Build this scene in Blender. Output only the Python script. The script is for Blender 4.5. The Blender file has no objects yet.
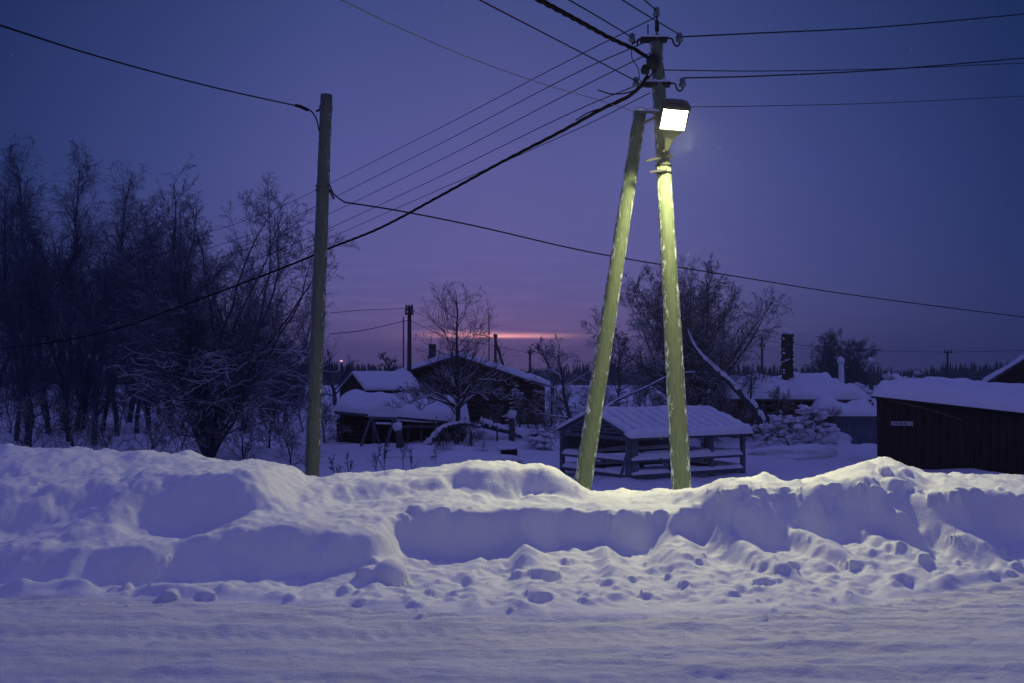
import bpy, math, random
import numpy as np
from mathutils import Vector, Matrix, Quaternion
R = math.radians
sc = bpy.context.scene
C = sc.collection

# ------------------------------------------------------------------ camera
CAMZ, F, TILT, HY = 1.7, 995.6, R(1.99), 376.0
cam = bpy.data.cameras.new('camera'); cam.lens = 35; cam.sensor_width = 36
cam.clip_end = 8000; cam.clip_start = 0.05
co = bpy.data.objects.new('camera', cam); C.objects.link(co)
co.location = (0, 0, CAMZ); co.rotation_euler = (R(90) + TILT, 0, 0)
sc.camera = co

def at(px, py, Y):
    "point at distance Y in front of the viewpoint, measured from the survey of the photograph"
    u = (px - 512) / F; v = (341.5 - py) / F
    d = (u, math.cos(TILT) - v * math.sin(TILT), math.sin(TILT) + v * math.cos(TILT))
    k = Y / d[1]
    return Vector((d[0] * k, Y, CAMZ + d[2] * k))
def X_of(px, Y): return (px - 512) / F * Y
def Z_of(py, Y): return at(512, py, Y).z

# ------------------------------------------------------------------ materials
def mat(name, col, rough=0.8, metal=0.0, noise=0.0, nscale=5.0, bump=0.0, bscale=30.0, snow=0.0, spec=0.3, stretch=(1, 1, 1), col2=None, snow_lo=.35, snow_hi=.7, side=None):
    m = bpy.data.materials.new(name); m.use_nodes = True
    nt = m.node_tree; N = nt.nodes; L = nt.links
    b = N['Principled BSDF']; b.inputs['Roughness'].default_value = rough
    b.inputs['Metallic'].default_value = metal
    b.inputs['Specular IOR Level'].default_value = spec
    b.inputs['Base Color'].default_value = (*col, 1)
    tc = N.new('ShaderNodeTexCoord'); mp = N.new('ShaderNodeMapping'); mp.inputs['Scale'].default_value = stretch
    L.new(tc.outputs['Object'], mp.inputs['Vector'])
    src = None
    if noise or col2:
        n = N.new('ShaderNodeTexNoise'); n.inputs['Scale'].default_value = nscale; n.inputs['Detail'].default_value = 6
        L.new(mp.outputs[0], n.inputs['Vector'])
        rp = N.new('ShaderNodeMapRange'); rp.inputs['From Min'].default_value = .35; rp.inputs['From Max'].default_value = .65
        L.new(n.outputs[0], rp.inputs[0])
        mx = N.new('ShaderNodeMix'); mx.data_type = 'RGBA'
        c2 = col2 if col2 else tuple(c * (1 - noise) for c in col)
        mx.inputs['A'].default_value = (*col, 1); mx.inputs['B'].default_value = (*c2, 1)
        L.new(rp.outputs[0], mx.inputs['Factor']); src = mx.outputs['Result']
    if snow:
        g = N.new('ShaderNodeNewGeometry'); sp = N.new('ShaderNodeSeparateXYZ'); L.new(g.outputs['Normal'], sp.inputs[0])
        n2 = N.new('ShaderNodeTexNoise'); n2.inputs['Scale'].default_value = 1.7; n2.inputs['Detail'].default_value = 5
        L.new(tc.outputs['Object'], n2.inputs['Vector'])
        ad = N.new('ShaderNodeMath'); ad.operation = 'ADD'; ad.inputs[1].default_value = -.5; L.new(n2.outputs[0], ad.inputs[0])
        ad2 = N.new('ShaderNodeMath'); ad2.operation = 'MULTIPLY_ADD'; ad2.inputs[1].default_value = 1.4
        L.new(ad.outputs[0], ad2.inputs[0]); L.new(sp.outputs['Z'], ad2.inputs[2])
        r2 = N.new('ShaderNodeMapRange'); r2.inputs['From Min'].default_value = snow_lo; r2.inputs['From Max'].default_value = snow_hi
        r2.inputs['To Max'].default_value = snow; L.new(ad2.outputs[0], r2.inputs[0])
        m2 = N.new('ShaderNodeMix'); m2.data_type = 'RGBA'; m2.inputs['A'].default_value = (*col, 1); m2.inputs['B'].default_value = (.8, .82, .86, 1)
        if src: L.new(src, m2.inputs['A'])
        L.new(r2.outputs[0], m2.inputs['Factor']); src = m2.outputs['Result']
    if side:   # rime and wind-packed snow stuck on the flanks of a pole
        g = N.new('ShaderNodeNewGeometry'); sp = N.new('ShaderNodeSeparateXYZ'); L.new(g.outputs['Normal'], sp.inputs[0])
        ab = N.new('ShaderNodeMath'); ab.operation = 'ABSOLUTE'; L.new(sp.outputs['X'], ab.inputs[0])
        n2 = N.new('ShaderNodeTexNoise'); n2.inputs['Scale'].default_value = side[2]; n2.inputs['Detail'].default_value = 7; n2.inputs['Roughness'].default_value = .65
        mp2 = N.new('ShaderNodeMapping'); mp2.inputs['Scale'].default_value = (1, 1, .45); L.new(tc.outputs['Object'], mp2.inputs['Vector']); L.new(mp2.outputs[0], n2.inputs['Vector'])
        ad = N.new('ShaderNodeMath'); ad.operation = 'MULTIPLY_ADD'; ad.inputs[1].default_value = 1.8; L.new(n2.outputs[0], ad.inputs[0])
        a0 = N.new('ShaderNodeMath'); a0.operation = 'MULTIPLY_ADD'; a0.inputs[1].default_value = .55; a0.inputs[2].default_value = -.65; L.new(ab.outputs[0], a0.inputs[0]); L.new(a0.outputs[0], ad.inputs[2])
        r2 = N.new('ShaderNodeMapRange'); r2.inputs['From Min'].default_value = side[0] - .1; r2.inputs['From Max'].default_value = side[1] - .1; r2.inputs['To Max'].default_value = .8; L.new(ad.outputs[0], r2.inputs[0])
        m2 = N.new('ShaderNodeMix'); m2.data_type = 'RGBA'; L.new(src, m2.inputs['A']); m2.inputs['B'].default_value = (.75, .78, .8, 1)
        L.new(r2.outputs[0], m2.inputs['Factor']); src = m2.outputs['Result']
    if src: L.new(src, b.inputs['Base Color'])
    if bump:
        n3 = N.new('ShaderNodeTexNoise'); n3.inputs['Scale'].default_value = bscale; n3.inputs['Detail'].default_value = 8
        L.new(mp.outputs[0], n3.inputs['Vector'])
        bp = N.new('ShaderNodeBump'); bp.inputs['Strength'].default_value = 1; bp.inputs['Distance'].default_value = bump
        L.new(n3.outputs[0], bp.inputs['Height']); L.new(bp.outputs[0], b.inputs['Normal'])
    return m

def snow_mat(name, stretch=(1, 1, 1), fine=.004, mid=.01, dirt=0.0, spark=True):
    m = bpy.data.materials.new(name); m.use_nodes = True
    nt = m.node_tree; N = nt.nodes; L = nt.links
    b = N['Principled BSDF']; b.inputs['Roughness'].default_value = .55; b.inputs['Specular IOR Level'].default_value = .25
    tc = N.new('ShaderNodeTexCoord'); mp = N.new('ShaderNodeMapping'); mp.inputs['Scale'].default_value = stretch
    L.new(tc.outputs['Object'], mp.inputs['Vector'])
    n1 = N.new('ShaderNodeTexNoise'); n1.inputs['Scale'].default_value = 9; n1.inputs['Detail'].default_value = 5
    n2 = N.new('ShaderNodeTexNoise'); n2.inputs['Scale'].default_value = 60; n2.inputs['Detail'].default_value = 8; n2.inputs['Roughness'].default_value = .7
    L.new(mp.outputs[0], n1.inputs['Vector']); L.new(tc.outputs['Object'], n2.inputs['Vector'])
    b1 = N.new('ShaderNodeBump'); b1.inputs['Distance'].default_value = mid; L.new(n1.outputs[0], b1.inputs['Height'])
    b2 = N.new('ShaderNodeBump'); b2.inputs['Distance'].default_value = fine; L.new(n2.outputs[0], b2.inputs['Height'])
    L.new(b1.outputs[0], b2.inputs['Normal']); L.new(b2.outputs[0], b.inputs['Normal'])
    n4 = N.new('ShaderNodeTexNoise'); n4.inputs['Scale'].default_value = 2.2; n4.inputs['Detail'].default_value = 9; L.new(mp.outputs[0], n4.inputs['Vector'])
    mr = N.new('ShaderNodeMapRange'); mr.inputs['From Min'].default_value = .4; mr.inputs['From Max'].default_value = .7
    L.new(n4.outputs[0], mr.inputs[0])
    mx = N.new('ShaderNodeMix'); mx.data_type = 'RGBA'; mx.inputs['A'].default_value = (.80, .82, .86, 1)
    k = 1 - dirt
    mx.inputs['B'].default_value = (.80 * k, .81 * k, .84 * k, 1); L.new(mr.outputs[0], mx.inputs['Factor'])
    L.new(mx.outputs['Result'], b.inputs['Base Color'])
    if spark:   # scattered ice crystals: tiny glossy facets
        vo = N.new('ShaderNodeTexVoronoi'); vo.inputs['Scale'].default_value = 70; L.new(tc.outputs['Object'], vo.inputs['Vector'])
        lt = N.new('ShaderNodeMath'); lt.operation = 'LESS_THAN'; lt.inputs[1].default_value = .09; L.new(vo.outputs['Distance'], lt.inputs[0])
        mm = N.new('ShaderNodeMapRange'); mm.inputs['To Min'].default_value = .6; mm.inputs['To Max'].default_value = .12
        L.new(lt.outputs[0], mm.inputs[0]); L.new(mm.outputs[0], b.inputs['Roughness'])
    return m

M = dict(
    snow=snow_mat('snow', mid=.012, fine=.004),
    road=snow_mat('packed_snow', stretch=(.7, 1.5, 1), mid=.022, fine=.012, dirt=.10),
    field=snow_mat('field_snow', mid=.05, fine=.01, spark=False),
    cap=snow_mat('roof_snow', mid=.03, fine=.006, spark=False),
    pole=mat('frosted_pole_wood', (.15, .19, .125), .85, noise=.30, nscale=12, bump=.008, bscale=40, stretch=(4, 4, .5), side=(.80, .97, 18)),
    pole2=mat('grey_pole_wood', (.14, .165, .125), .85, noise=.4, nscale=12, bump=.008, bscale=30, stretch=(5, 5, .25), side=(.9, 1.15, 20)),
    farpole=mat('far_pole_wood', (.06, .06, .07), .9),
    concrete=mat('weathered_concrete', (.3, .3, .27), .9, noise=.4, nscale=8, bump=.004, bscale=50),
    metal=mat('dark_steel', (.022, .022, .025), .7, spec=.2),
    wire=mat('dark_wire', (.022, .024, .034), .7, spec=.1),
    cable=mat('black_cable', (.008, .008, .01), .8, spec=.03),
    galv=mat('light_aluminium_wire', (.13, .13, .12), .5, metal=.3),
    insul=mat('glass_insulator', (.12, .16, .17), .2),
    housing=mat('lamp_housing', (.045, .05, .035), .5, noise=.3),
    bark=mat('dark_bark', (.062, .075, .10), .9, noise=.4, nscale=8, bump=.01, bscale=20, snow=.75, snow_lo=.45, snow_hi=.9),
    twig=mat('dark_twigs', (.052, .072, .105), .9, snow=.35, snow_lo=.5, snow_hi=1.0),
    frost=mat('snowy_twigs', (.05, .046, .05), .9, snow=.85, snow_lo=.3, snow_hi=.8),
    frost2=mat('frosted_twigs', (.07, .085, .12), .9, snow=.7, snow_lo=.35, snow_hi=.95),
    conifer=mat('conifer_needles', (.035, .05, .05), .9, snow=.35, snow_lo=.3, snow_hi=.9),
    log=mat('old_log_wall', (.075, .05, .04), .9, noise=.5, nscale=4, bump=.03, bscale=8, stretch=(.6, 1, 5)),
    plank=mat('brown_planks', (.13, .07, .055), .9, noise=.5, nscale=3, bump=.01, bscale=12, stretch=(6, 6, .5)),
    redplank=mat('dark_red_planks', (.050, .030, .030), .85, noise=.5, nscale=3, bump=.012, bscale=10, stretch=(5, 5, .4)),
    frame=mat('grey_painted_timber', (.14, .16, .20), .85, noise=.4, nscale=6, bump=.004, snow=.9, snow_lo=.7, snow_hi=.9),
    blueboard=mat('blue_grey_boards', (.13, .16, .21), .85, noise=.3, nscale=3),
    grey=mat('grey_wood', (.12, .115, .12), .9, noise=.4, nscale=5, snow=.8, snow_lo=.5, snow_hi=.8),
    brick=mat('old_brick', (.06, .05, .052), .9, noise=.4, nscale=12, snow=.8, snow_lo=.4, snow_hi=.7),
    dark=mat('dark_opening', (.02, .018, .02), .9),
    plate=mat('pale_sign_board', (.45, .47, .5), .7),
    pane_shade=mat('pane_and_groove_shade', (.10, .12, .17), .6),  # panes; on the greenhouse roof its dark tone is painted-in groove shade
)
lens = bpy.data.materials.new('lamp_lens'); lens.use_nodes = True
lb = lens.node_tree.nodes['Principled BSDF']; lb.inputs['Base Color'].default_value = (.9, .9, .8, 1)
lb.inputs['Emission Color'].default_value = (1, .98, .72, 1); lb.inputs['Emission Strength'].default_value = 14

# ------------------------------------------------------------------ object helpers
def tag(o, label=None, cat=None, group=None, kind=None):
    if label: o['label'] = label
    if cat: o['category'] = cat
    if group: o['group'] = group
    if kind: o['kind'] = kind
    return o
def empty(name, loc, label, cat, group=None, rz=0):
    o = bpy.data.objects.new(name, None); C.objects.link(o); o.location = loc; o.rotation_euler = (0, 0, rz)
    o.empty_display_size = .2
    return tag(o, label, cat, group)
def mesh_obj(name, V, Fc, m, parent=None, smooth=False, loc=None):
    me = bpy.data.meshes.new(name); me.from_pydata([tuple(v) for v in V], [], [tuple(f) for f in Fc]); me.update()
    if smooth: me.polygons.foreach_set('use_smooth', [True] * len(me.polygons))
    me.materials.append(m)
    o = bpy.data.objects.new(name, me); C.objects.link(o)
    if parent is not None: o.parent = parent
    if loc is not None: o.location = loc
    return o
class MB:
    "collects shapes into one mesh"
    def __init__(s): s.V = []; s.F = []
    def add(s, V, Fc):
        b = len(s.V); s.V += [Vector(v) for v in V]; s.F += [tuple(i + b for i in f) for f in Fc]; return s
    def box(s, c, size, rz=0, rot=None, bev=0.0):
        hx, hy, hz = [k / 2 for k in size]
        q = rot if rot is not None else Quaternion((0, 0, 1), rz)
        vs = [Vector((x, y, z)) for z in (-hz, hz) for x, y in ((-hx, -hy), (hx, -hy), (hx, hy), (-hx, hy))]
        return s.add([q @ v + Vector(c) for v in vs], [(0, 3, 2, 1), (4, 5, 6, 7), (0, 1, 5, 4), (1, 2, 6, 5), (2, 3, 7, 6), (3, 0, 4, 7)])
    def beam(s, a, b, w, h):
        a = Vector(a); b = Vector(b); d = b - a; L = d.length
        q = d.to_track_quat('X', 'Z')
        return s.box((a + b) / 2, (L, w, h), rot=q)
    def tube(s, pts, rad, k=8, caps=True, jit=0, seed=0):
        pts = [Vector(p) for p in pts]; n = len(pts)
        if not hasattr(rad, '__len__'): rad = [rad] * n
        rg = random.Random(seed)
        V = []; up = Vector((.31, .17, .93)).normalized()
        t0 = (pts[1] - pts[0]).normalized()
        if abs(t0.dot(up)) > .9: up = Vector((1, .1, 0)).normalized()
        a = t0.cross(up).normalized()
        for i, p in enumerate(pts):
            t = (pts[min(i + 1, n - 1)] - pts[max(i - 1, 0)]).normalized()
            a = (a - t * a.dot(t)).normalized(); b = t.cross(a)
            for j in range(k):
                w = 2 * math.pi * j / k; r = rad[i] * (1 + jit * (rg.random() - .5))
                V.append(p + (a * math.cos(w) + b * math.sin(w)) * r)
        Fc = [(i * k + j, i * k + (j + 1) % k, (i + 1) * k + (j + 1) % k, (i + 1) * k + j) for i in range(n - 1) for j in range(k)]
        if caps: Fc += [tuple(range(k))[::-1], tuple((n - 1) * k + j for j in range(k))]
        return s.add(V, Fc)
    def build(s, name, m, parent=None, smooth=False, origin=None):
        V = s.V
        if origin is not None:
            o0 = Vector(origin); V = [v - o0 for v in V]
        return mesh_obj(name, V, s.F, m, parent, smooth, origin)
def lathe(c, prof, k=16, rot=None):
    V = []; c = Vector(c)
    for r, z in prof:
        for j in range(k):
            w = 2 * math.pi * j / k; v = Vector((r * math.cos(w), r * math.sin(w), z))
            if rot is not None: v = rot @ v
            V.append(v + c)
    n = len(prof)
    Fc = [(i * k + j, i * k + (j + 1) % k, (i + 1) * k + (j + 1) % k, (i + 1) * k + j) for i in range(n - 1) for j in range(k)]
    Fc += [tuple(range(k))[::-1], tuple((n - 1) * k + j for j in range(k))]
    return V, Fc
def spline(pts, n=10):
    pts = [Vector(p) for p in pts]; out = []
    P = [pts[0] * 2 - pts[1]] + pts + [pts[-1] * 2 - pts[-2]]
    for i in range(1, len(P) - 2):
        a, b, c, d = P[i - 1:i + 3]
        for k in range(n):
            t = k / n
            out.append(.5 * ((2 * b) + (c - a) * t + (2 * a - 5 * b + 4 * c - d) * t * t + (3 * b - a - 3 * c + d) * t ** 3))
    out.append(pts[-1]); return out

# ------------------------------------------------------------------ noise
def vnoise(x, y, seed=0):
    xi = np.floor(x).astype(np.int64); yi = np.floor(y).astype(np.int64); fx = x - xi; fy = y - yi
    def h(a, b):
        n = (a * 374761393 + b * 668265263 + seed * 1442695041) & 0xffffffff
        n = ((n ^ (n >> 13)) * 1274126177) & 0xffffffff
        n = n ^ (n >> 16)
        return (n & 0xffff) / 65535.0
    u = fx * fx * fx * (fx * (fx * 6 - 15) + 10); v = fy * fy * fy * (fy * (fy * 6 - 15) + 10)
    a = h(xi, yi) * (1 - u) + h(xi + 1, yi) * u; b = h(xi, yi + 1) * (1 - u) + h(xi + 1, yi + 1) * u
    return (a * (1 - v) + b * v) * 2 - 1
def fbm(x, y, o=4, seed=0, g=.5):
    s = 0; a = 1
    for i in range(o):
        c, sn = math.cos(i * .7 + .3), math.sin(i * .7 + .3)
        s = s + a * vnoise(c * x - sn * y + 13.7 * i, sn * x + c * y + 7.1 * i, seed + i); x = x * 2.03; y = y * 2.03; a *= g
    return s

# ------------------------------------------------------------------ snow terrain
YARD = -1.0
def axis(segs):
    out = [segs[0][0]]
    for a, b, st in segs:
        n = max(1, int(round((b - a) / st))); out += [a + (b - a) * (i + 1) / n for i in range(n)]
    return out
def geo(a, b, st, r):
    out = []; x = a
    while x < b: st *= r; x += st; out.append(x)
    return out
xp = axis([(0, 6.6, .022), (6.6, 9, .06), (9, 26, .25)]); xp += geo(26, 3500, .25, 1.25)
xs = np.array([-v for v in xp[:0:-1]] + xp)
yf = axis([(3.2, 5, .06), (5, 7, .03), (7, 9.6, .018), (9.6, 11.4, .03), (11.4, 20, .1), (20, 60, .33)]) + geo(60, 3500, .33, 1.12)
yb = [3.2 - v for v in ([.1, .3, .6, 1, 1.5, 2, 2.6] + geo(2.6, 500, .6, 1.3))]
ys = np.array(yb[::-1] + yf)
Xg, Yg = np.meshgrid(xs, ys)

def line(pts, Yd):
    "feature line of the bank: (px, py) read off the photo at distance Yd (number or list) -> arrays of X, Y, Z"
    out = []
    for i, (px, py) in enumerate(pts):
        Y = Yd(px) if callable(Yd) else Yd
        p = at(px, py, Y); out.append((p.x, p.y, p.z))
    return np.array(out)
crest = line([(-120, 450), (0, 449), (60, 449), (100, 452), (138, 449), (165, 452), (195, 457), (230, 460), (262, 461), (285, 463), (303, 471), (325, 475), (380, 471), (430, 465), (470, 459), (505, 460), (540, 464), (556, 470), (572, 482), (588, 493), (620, 494), (640, 490), (660, 486), (675, 492), (700, 486), (722, 476), (745, 479), (775, 480), (800, 481), (815, 479), (835, 479), (850, 475), (866, 473), (880, 462), (895, 459), (907, 462), (917, 473), (940, 479), (960, 480), (1000, 477), (1024, 476), (1140, 474)], lambda p: 10.3)
upper = line([(-120, 487), (0, 488), (100, 486), (125, 484), (150, 479), (175, 474), (195, 476), (215, 472), (230, 469), (250, 468), (262, 474), (290, 486), (350, 487), (420, 480), (455, 474), (463, 468), (500, 469), (545, 472), (565, 486), (585, 497), (620, 498), (660, 494), (690, 493), (722, 483), (800, 483), (850, 478), (880, 468), (905, 468), (930, 481), (1024, 484), (1140, 484)], lambda p: 9.64 if p > 275 else 9.22)
foot = line([(-120, 530), (0, 528), (40, 527), (75, 519), (100, 511), (118, 508), (135, 517), (160, 531), (200, 536), (238, 526), (254, 510), (264, 492), (290, 499), (350, 500), (420, 494), (455, 492), (463, 497), (510, 501), (560, 499), (585, 501), (620, 501), (660, 500), (690, 496), (722, 486), (800, 484), (850, 480), (880, 472), (905, 474), (930, 484), (1024, 488), (1140, 488)], lambda p: 9.48 if p > 275 else 9.07)
edge = line([(-120, 560), (0, 556), (60, 553), (140, 547), (165, 545), (190, 543), (215, 541), (250, 532), (275, 534), (300, 526), (308, 532), (340, 530), (360, 531), (378, 540), (388, 546), (394, 522), (410, 517), (432, 514), (450, 514), (484, 506), (500, 507), (524, 501), (532, 504), (560, 505), (600, 503), (640, 507), (662, 507), (680, 505), (700, 498), (715, 492), (735, 492), (760, 489), (800, 486), (815, 487), (840, 484), (862, 480), (880, 474), (905, 480), (930, 490), (960, 489), (1000, 492), (1024, 492), (1140, 492)],
            lambda p: (8.30 if p < 391 else 8.84) + .22 * max(0, min(1, (p - 700) / 200)))
# height left at the foot of the cut face
toe = [(-120, .0), (0, .0), (100, .0), (200, .02), (300, .05), (350, .09), (380, .17), (392, .2), (450, .10), (480, .13), (512, .16), (521, .29), (530, .28), (542, .23), (592, .18), (598, .30), (606, .28), (614, .18), (652, .20), (658, .33), (680, .33), (686, .24), (704, .20), (712, .42), (722, .38), (732, .22), (778, .16), (790, .38), (800, .34), (812, .24), (845, .22), (858, .38), (868, .34), (880, .18), (922, .12), (936, .40), (952, .36), (966, .22), (998, .16), (1008, .34), (1022, .3), (1140, .2)]
road_edge = [(-120, 589), (0, 592), (200, 597), (300, 601), (400, 608), (520, 613), (640, 614), (700, 613), (800, 607), (900, 596), (1024, 578), (1140, 560)]
rex = np.array([at(px, py, CAMZ * F / (py - HY)).x for px, py in road_edge]); rey = np.array([CAMZ * F / (py - HY) for px, py in road_edge])

xw = xs + 0 * xs
jx = lambda s, sc_, a: a * fbm(xs * sc_, 0 * xs + s, 3, s)
def ip(l, col): return np.interp(xs, l[:, 0], l[:, col])
YC, ZC = 10.3 + jx(1, 1.2, .12), ip(crest, 2)
YU, ZU = ip(upper, 1) + jx(2, .9, .08), ip(upper, 2)
YF, ZF = YU - .16 - .12 * (xs < -2.0), ip(foot, 2)
rt = np.clip((xs + 1.15) / .2, 0, 1)
LOB = [(-9, 0), (-1.1, 0), (-.05, .0), (-.02, .06), (.10, -.08), (.45, .05), (.75, .06), (.90, -.06), (1.36, .10), (1.40, -.10), (1.78, .12), (1.84, -.12), (2.55, .14), (2.75, -.08), (3.05, .10), (3.25, -.06), (3.70, .16), (3.95, -.08), (4.35, .12), (4.6, -.06), (9, 0)]
lob = np.interp(xs, [a for a, b in LOB], [b for a, b in LOB])
YE, ZE = ip(edge, 1) + jx(4, 1.2, .09) + rt * jx(14, 3, .014) + lob, ip(edge, 2) + rt * jx(15, 7, .014)
tx = np.array([X_of(p, 8.75) for p, z in toe]); ZT = np.interp(xs, tx, [z for p, z in toe]); ZT = np.minimum(ZT, ZE - .03)
YT = YE - .06 - (.15 + .35 * np.clip((xs - 1.5) / .6, 0, 1)) * np.clip((ZE - ZT), 0, 1)
YR = np.interp(xs, rex, rey) + jx(5, 2.0, .06); ZR = .035 + 0 * xs
YB, ZB = YC + 1.1, ZC - .42
side = np.clip((np.abs(xs) - 60) / 40, 0, 1)
def softx(A_, sig):
    g_ = np.arange(-6.6, 6.6, .03); v = np.interp(g_, xs, A_); k_ = np.exp(-(np.arange(-20, 21) * .03) ** 2 / (2 * sig ** 2)); k_ /= k_.sum()
    v2 = np.convolve(np.pad(v, 20, 'edge'), k_, 'valid'); w_ = np.clip((-.6 - xs) / .6, 0, 1) * (np.abs(xs) < 6.5)
    return A_ * (1 - w_) + np.interp(xs, g_, v2) * w_
ZU, ZF, ZE, YU, YF, YE = [softx(a_, .10) for a_ in (ZU, ZF, ZE, YU, YF, YE)]
YT = YT - .10 * np.clip((-1.3 - xs) / .5, 0, 1)
knY = np.stack([0 * xs - 1e4, YR - .12, YR, YT, YE, YF, YU, YC, YC + .35, YB, 0 * xs + 14.0, 0 * xs + 17.5, 0 * xs + 1e5])
knZ = np.stack([0 * xs, 0 * xs, ZR, ZT, ZE, ZF, ZU, ZC, ZC - .07, ZB, 0 * xs - .65, 0 * xs + YARD, 0 * xs + YARD])
# the torn edges of the slabs run obliquely down the face: shear the profile sideways below the rim
shr = np.where(xs > 0, np.clip((xs - 1.2) / 2.0, 0, 1) * .8, -np.clip((-xs - 1.2) / 2, 0, 1) * .5) * (np.abs(xs) < 12)
Z = np.empty_like(Xg)
for r_, y in enumerate(ys):
    if 6 < y < 12:
        xq = xs + shr * np.clip(y - 8.85, -.9, .15)
        ky = np.stack([np.interp(xq, xs, k_) for k_ in knY]); kz = np.stack([np.interp(xq, xs, k_) for k_ in knZ])
        ky[1:3] = knY[1:3]; ky = np.maximum.accumulate(ky, 0)
    else: ky, kz = knY, knZ
    yo = y; y = y + (.07 * fbm(xs * 2.1, 0 * xs + y * 3.0, 3, 61) + .035 * fbm(xs * 6.5, 0 * xs + y * 7, 3, 62)) * min(1, max(0, (y - 7.6) / .5)) * min(1, max(0, (11.5 - y) / .5))
    sg_ = np.clip((ky < y).sum(0) - 1, 0, len(ky) - 2); cc = np.arange(len(xs))
    y0_, y1_ = ky[sg_, cc], ky[sg_ + 1, cc]; f_ = np.clip((y - y0_) / np.maximum(y1_ - y0_, 1e-4), 0, 1)
    Z[r_] = kz[sg_, cc] * (1 - f_) + kz[sg_ + 1, cc] * f_
# soften creases along y (only in the fine rows) and along x
def blur_rows(Z, sig):
    out = Z.copy(); a, b = np.searchsorted(ys, 5.5), np.searchsorted(ys, 13)
    for i in range(a, b):
        w = np.exp(-((ys[i - 14:i + 15] - ys[i]) ** 2) / (2 * sig ** 2)); w *= np.gradient(ys[i - 14:i + 15]); w /= w.sum()
        out[i] = w @ Z[i - 14:i + 15]
    return out
Z = blur_rows(Z, .028)
ca, cb = np.searchsorted(xs, -6.4), np.searchsorted(xs, 6.4)
K = np.exp(-(np.arange(-5, 6) ** 2) / (2 * 2.0 ** 2)); K /= K.sum()
for i in range(np.searchsorted(ys, 6), np.searchsorted(ys, 13)):
    Z[i, ca:cb] = np.convolve(Z[i], K, 'same')[ca:cb]
REdge = np.interp(Xg[0], rex, rey)[None, :] + 0 * Xg
bankw = np.clip((Yg - YT[None, :] + .2) / .5, 0, 1) * np.clip((12.5 - Yg) / 1.5, 0, 1)
debris = np.clip((Yg - REdge) / .15, 0, 1) * np.clip((YT[None, :] + .05 - Yg) / .15, 0, 1)
roadw = np.clip((REdge + .05 - Yg) / .2, 0, 1)
near = (np.abs(Xg) < 30)
lf = np.clip((Xg + 2.2) / 1.2, .6, 1)
Z += bankw * np.clip((-1.0 - Xg) / .8, 0, 1) * .028 * fbm(Xg * 2.3, Yg * 3.1, 3, 65)
Z += bankw * (.050 * np.minimum(lf, .8 + .2 * (Xg > -1)) * fbm(Xg * 1.1, Yg * 1.6, 3, 21) + .020 * fbm(Xg * 4.3, Yg * 4.6, 4, 22, .55) + .010 * np.abs(fbm(Xg * 11, Yg * 12, 3, 29)))
rid = 1 - np.abs(fbm(Xg * 2.0 + Yg * 1.6, Yg * 1.1 - Xg * .3, 2, 27)); Z += bankw * np.clip(Xg + .2, 0, 1) * .06 * (rid - .7)
Z += bankw * np.clip(Xg - .8, 0, 1) * (.035 * fbm(Xg * 3.2 + Yg * 2, Yg * 2.6, 3, 28))
Z += debris * (.040 * fbm(Xg * 2.6, Yg * 3.4, 4, 23, .55) + .022 * np.clip(fbm(Xg * 8, Yg * 9, 3, 24), 0, 1))
lng = fbm(Xg * .35 + 3, Yg * 4.5, 4, 31); fine = fbm(Xg * 2.2, Yg * 11, 4, 32)
crv0 = Yg - .012 * (Xg + 1) ** 2 * (Xg > -1)
Z += roadw * (.009 * lng + .008 * fine + .0045 * fbm(Xg * .5 + crv0 * .2, crv0 * 26, 3, 68) + .006 * fbm(Xg * 6, Yg * 9, 4, 33, .6))
# wheel ruts curving off to the right, small cakes of pressed snow left between them
crv = Yg - .012 * (Xg + 1) ** 2 * (Xg > -1)
for yc, w, dpt in ((5.55, .11, .018), (6.05, .09, .014), (6.55, .12, .020), (7.0, .08, .012), (4.6, .2, .02)):
    Z -= roadw * dpt * 1.5 * (1 + .18 * np.sin(Xg * 47 + Yg * 30) * (yc in (5.55, 6.55))) * np.exp(-((crv - yc - .06 * fbm(Xg * .5, 0 * Xg + yc, 2, 35)) / w) ** 2) * (.75 + .3 * fbm(Xg * 1.5, Yg * 3, 2, 36))
    for sd_ in (-1, 1): Z += roadw * dpt * .7 * np.exp(-((crv - yc - sd_ * w * 1.7 - .06 * fbm(Xg * .5, 0 * Xg + yc, 2, 35)) / .03) ** 2) * np.clip(.5 + fbm(Xg * 2.2, 0 * Xg + sd_ + yc, 3, 69), 0, 1.2)
cake = np.clip(fbm(Xg * 1.3 + 9, Yg * 4.2, 3, 37) - .28, 0, .3); Z += roadw * cake * .05
Z += roadw * .012 * np.clip(fbm(Xg * 4 + 2, Yg * 14, 3, 66) - .1, 0, 1) * np.clip(.4 + fbm(Xg * .6, Yg * 1.5, 2, 67), 0, 1)
# low windrow left by the plough at the edge of the road
rw = np.exp(-((Yg - REdge - .03 - .05 * fbm(Xg * 1.6, 0 * Xg, 2, 38)) / .085) ** 2) * np.clip(.55 + .9 * fbm(Xg * 2.4, 0 * Xg + 3, 3, 39), 0, 1.3)
Z += rw * .075
rw2 = .5 * np.exp(-((Yg - REdge + .32 - .04 * Xg) / .07) ** 2) * np.clip(fbm(Xg * .9 + 5, 0 * Xg + 8, 3, 40), 0, 1); Z += rw2 * .05 * (Yg < 9)
yard = np.clip((Yg - 11.5) / 4, 0, 1)
Z += yard * (.10 * fbm(Xg * .45, Yg * .45, 3, 41) + .03 * fbm(Xg * 1.6, Yg * 1.6, 3, 42)) * np.clip(1.5 - Yg / 150, .0, 1)
Z += yard * .16 * np.clip(fbm(Xg * .8 + 40, Yg * .5, 2, 43) - .1, 0, 1) * (Yg < 50)

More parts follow.
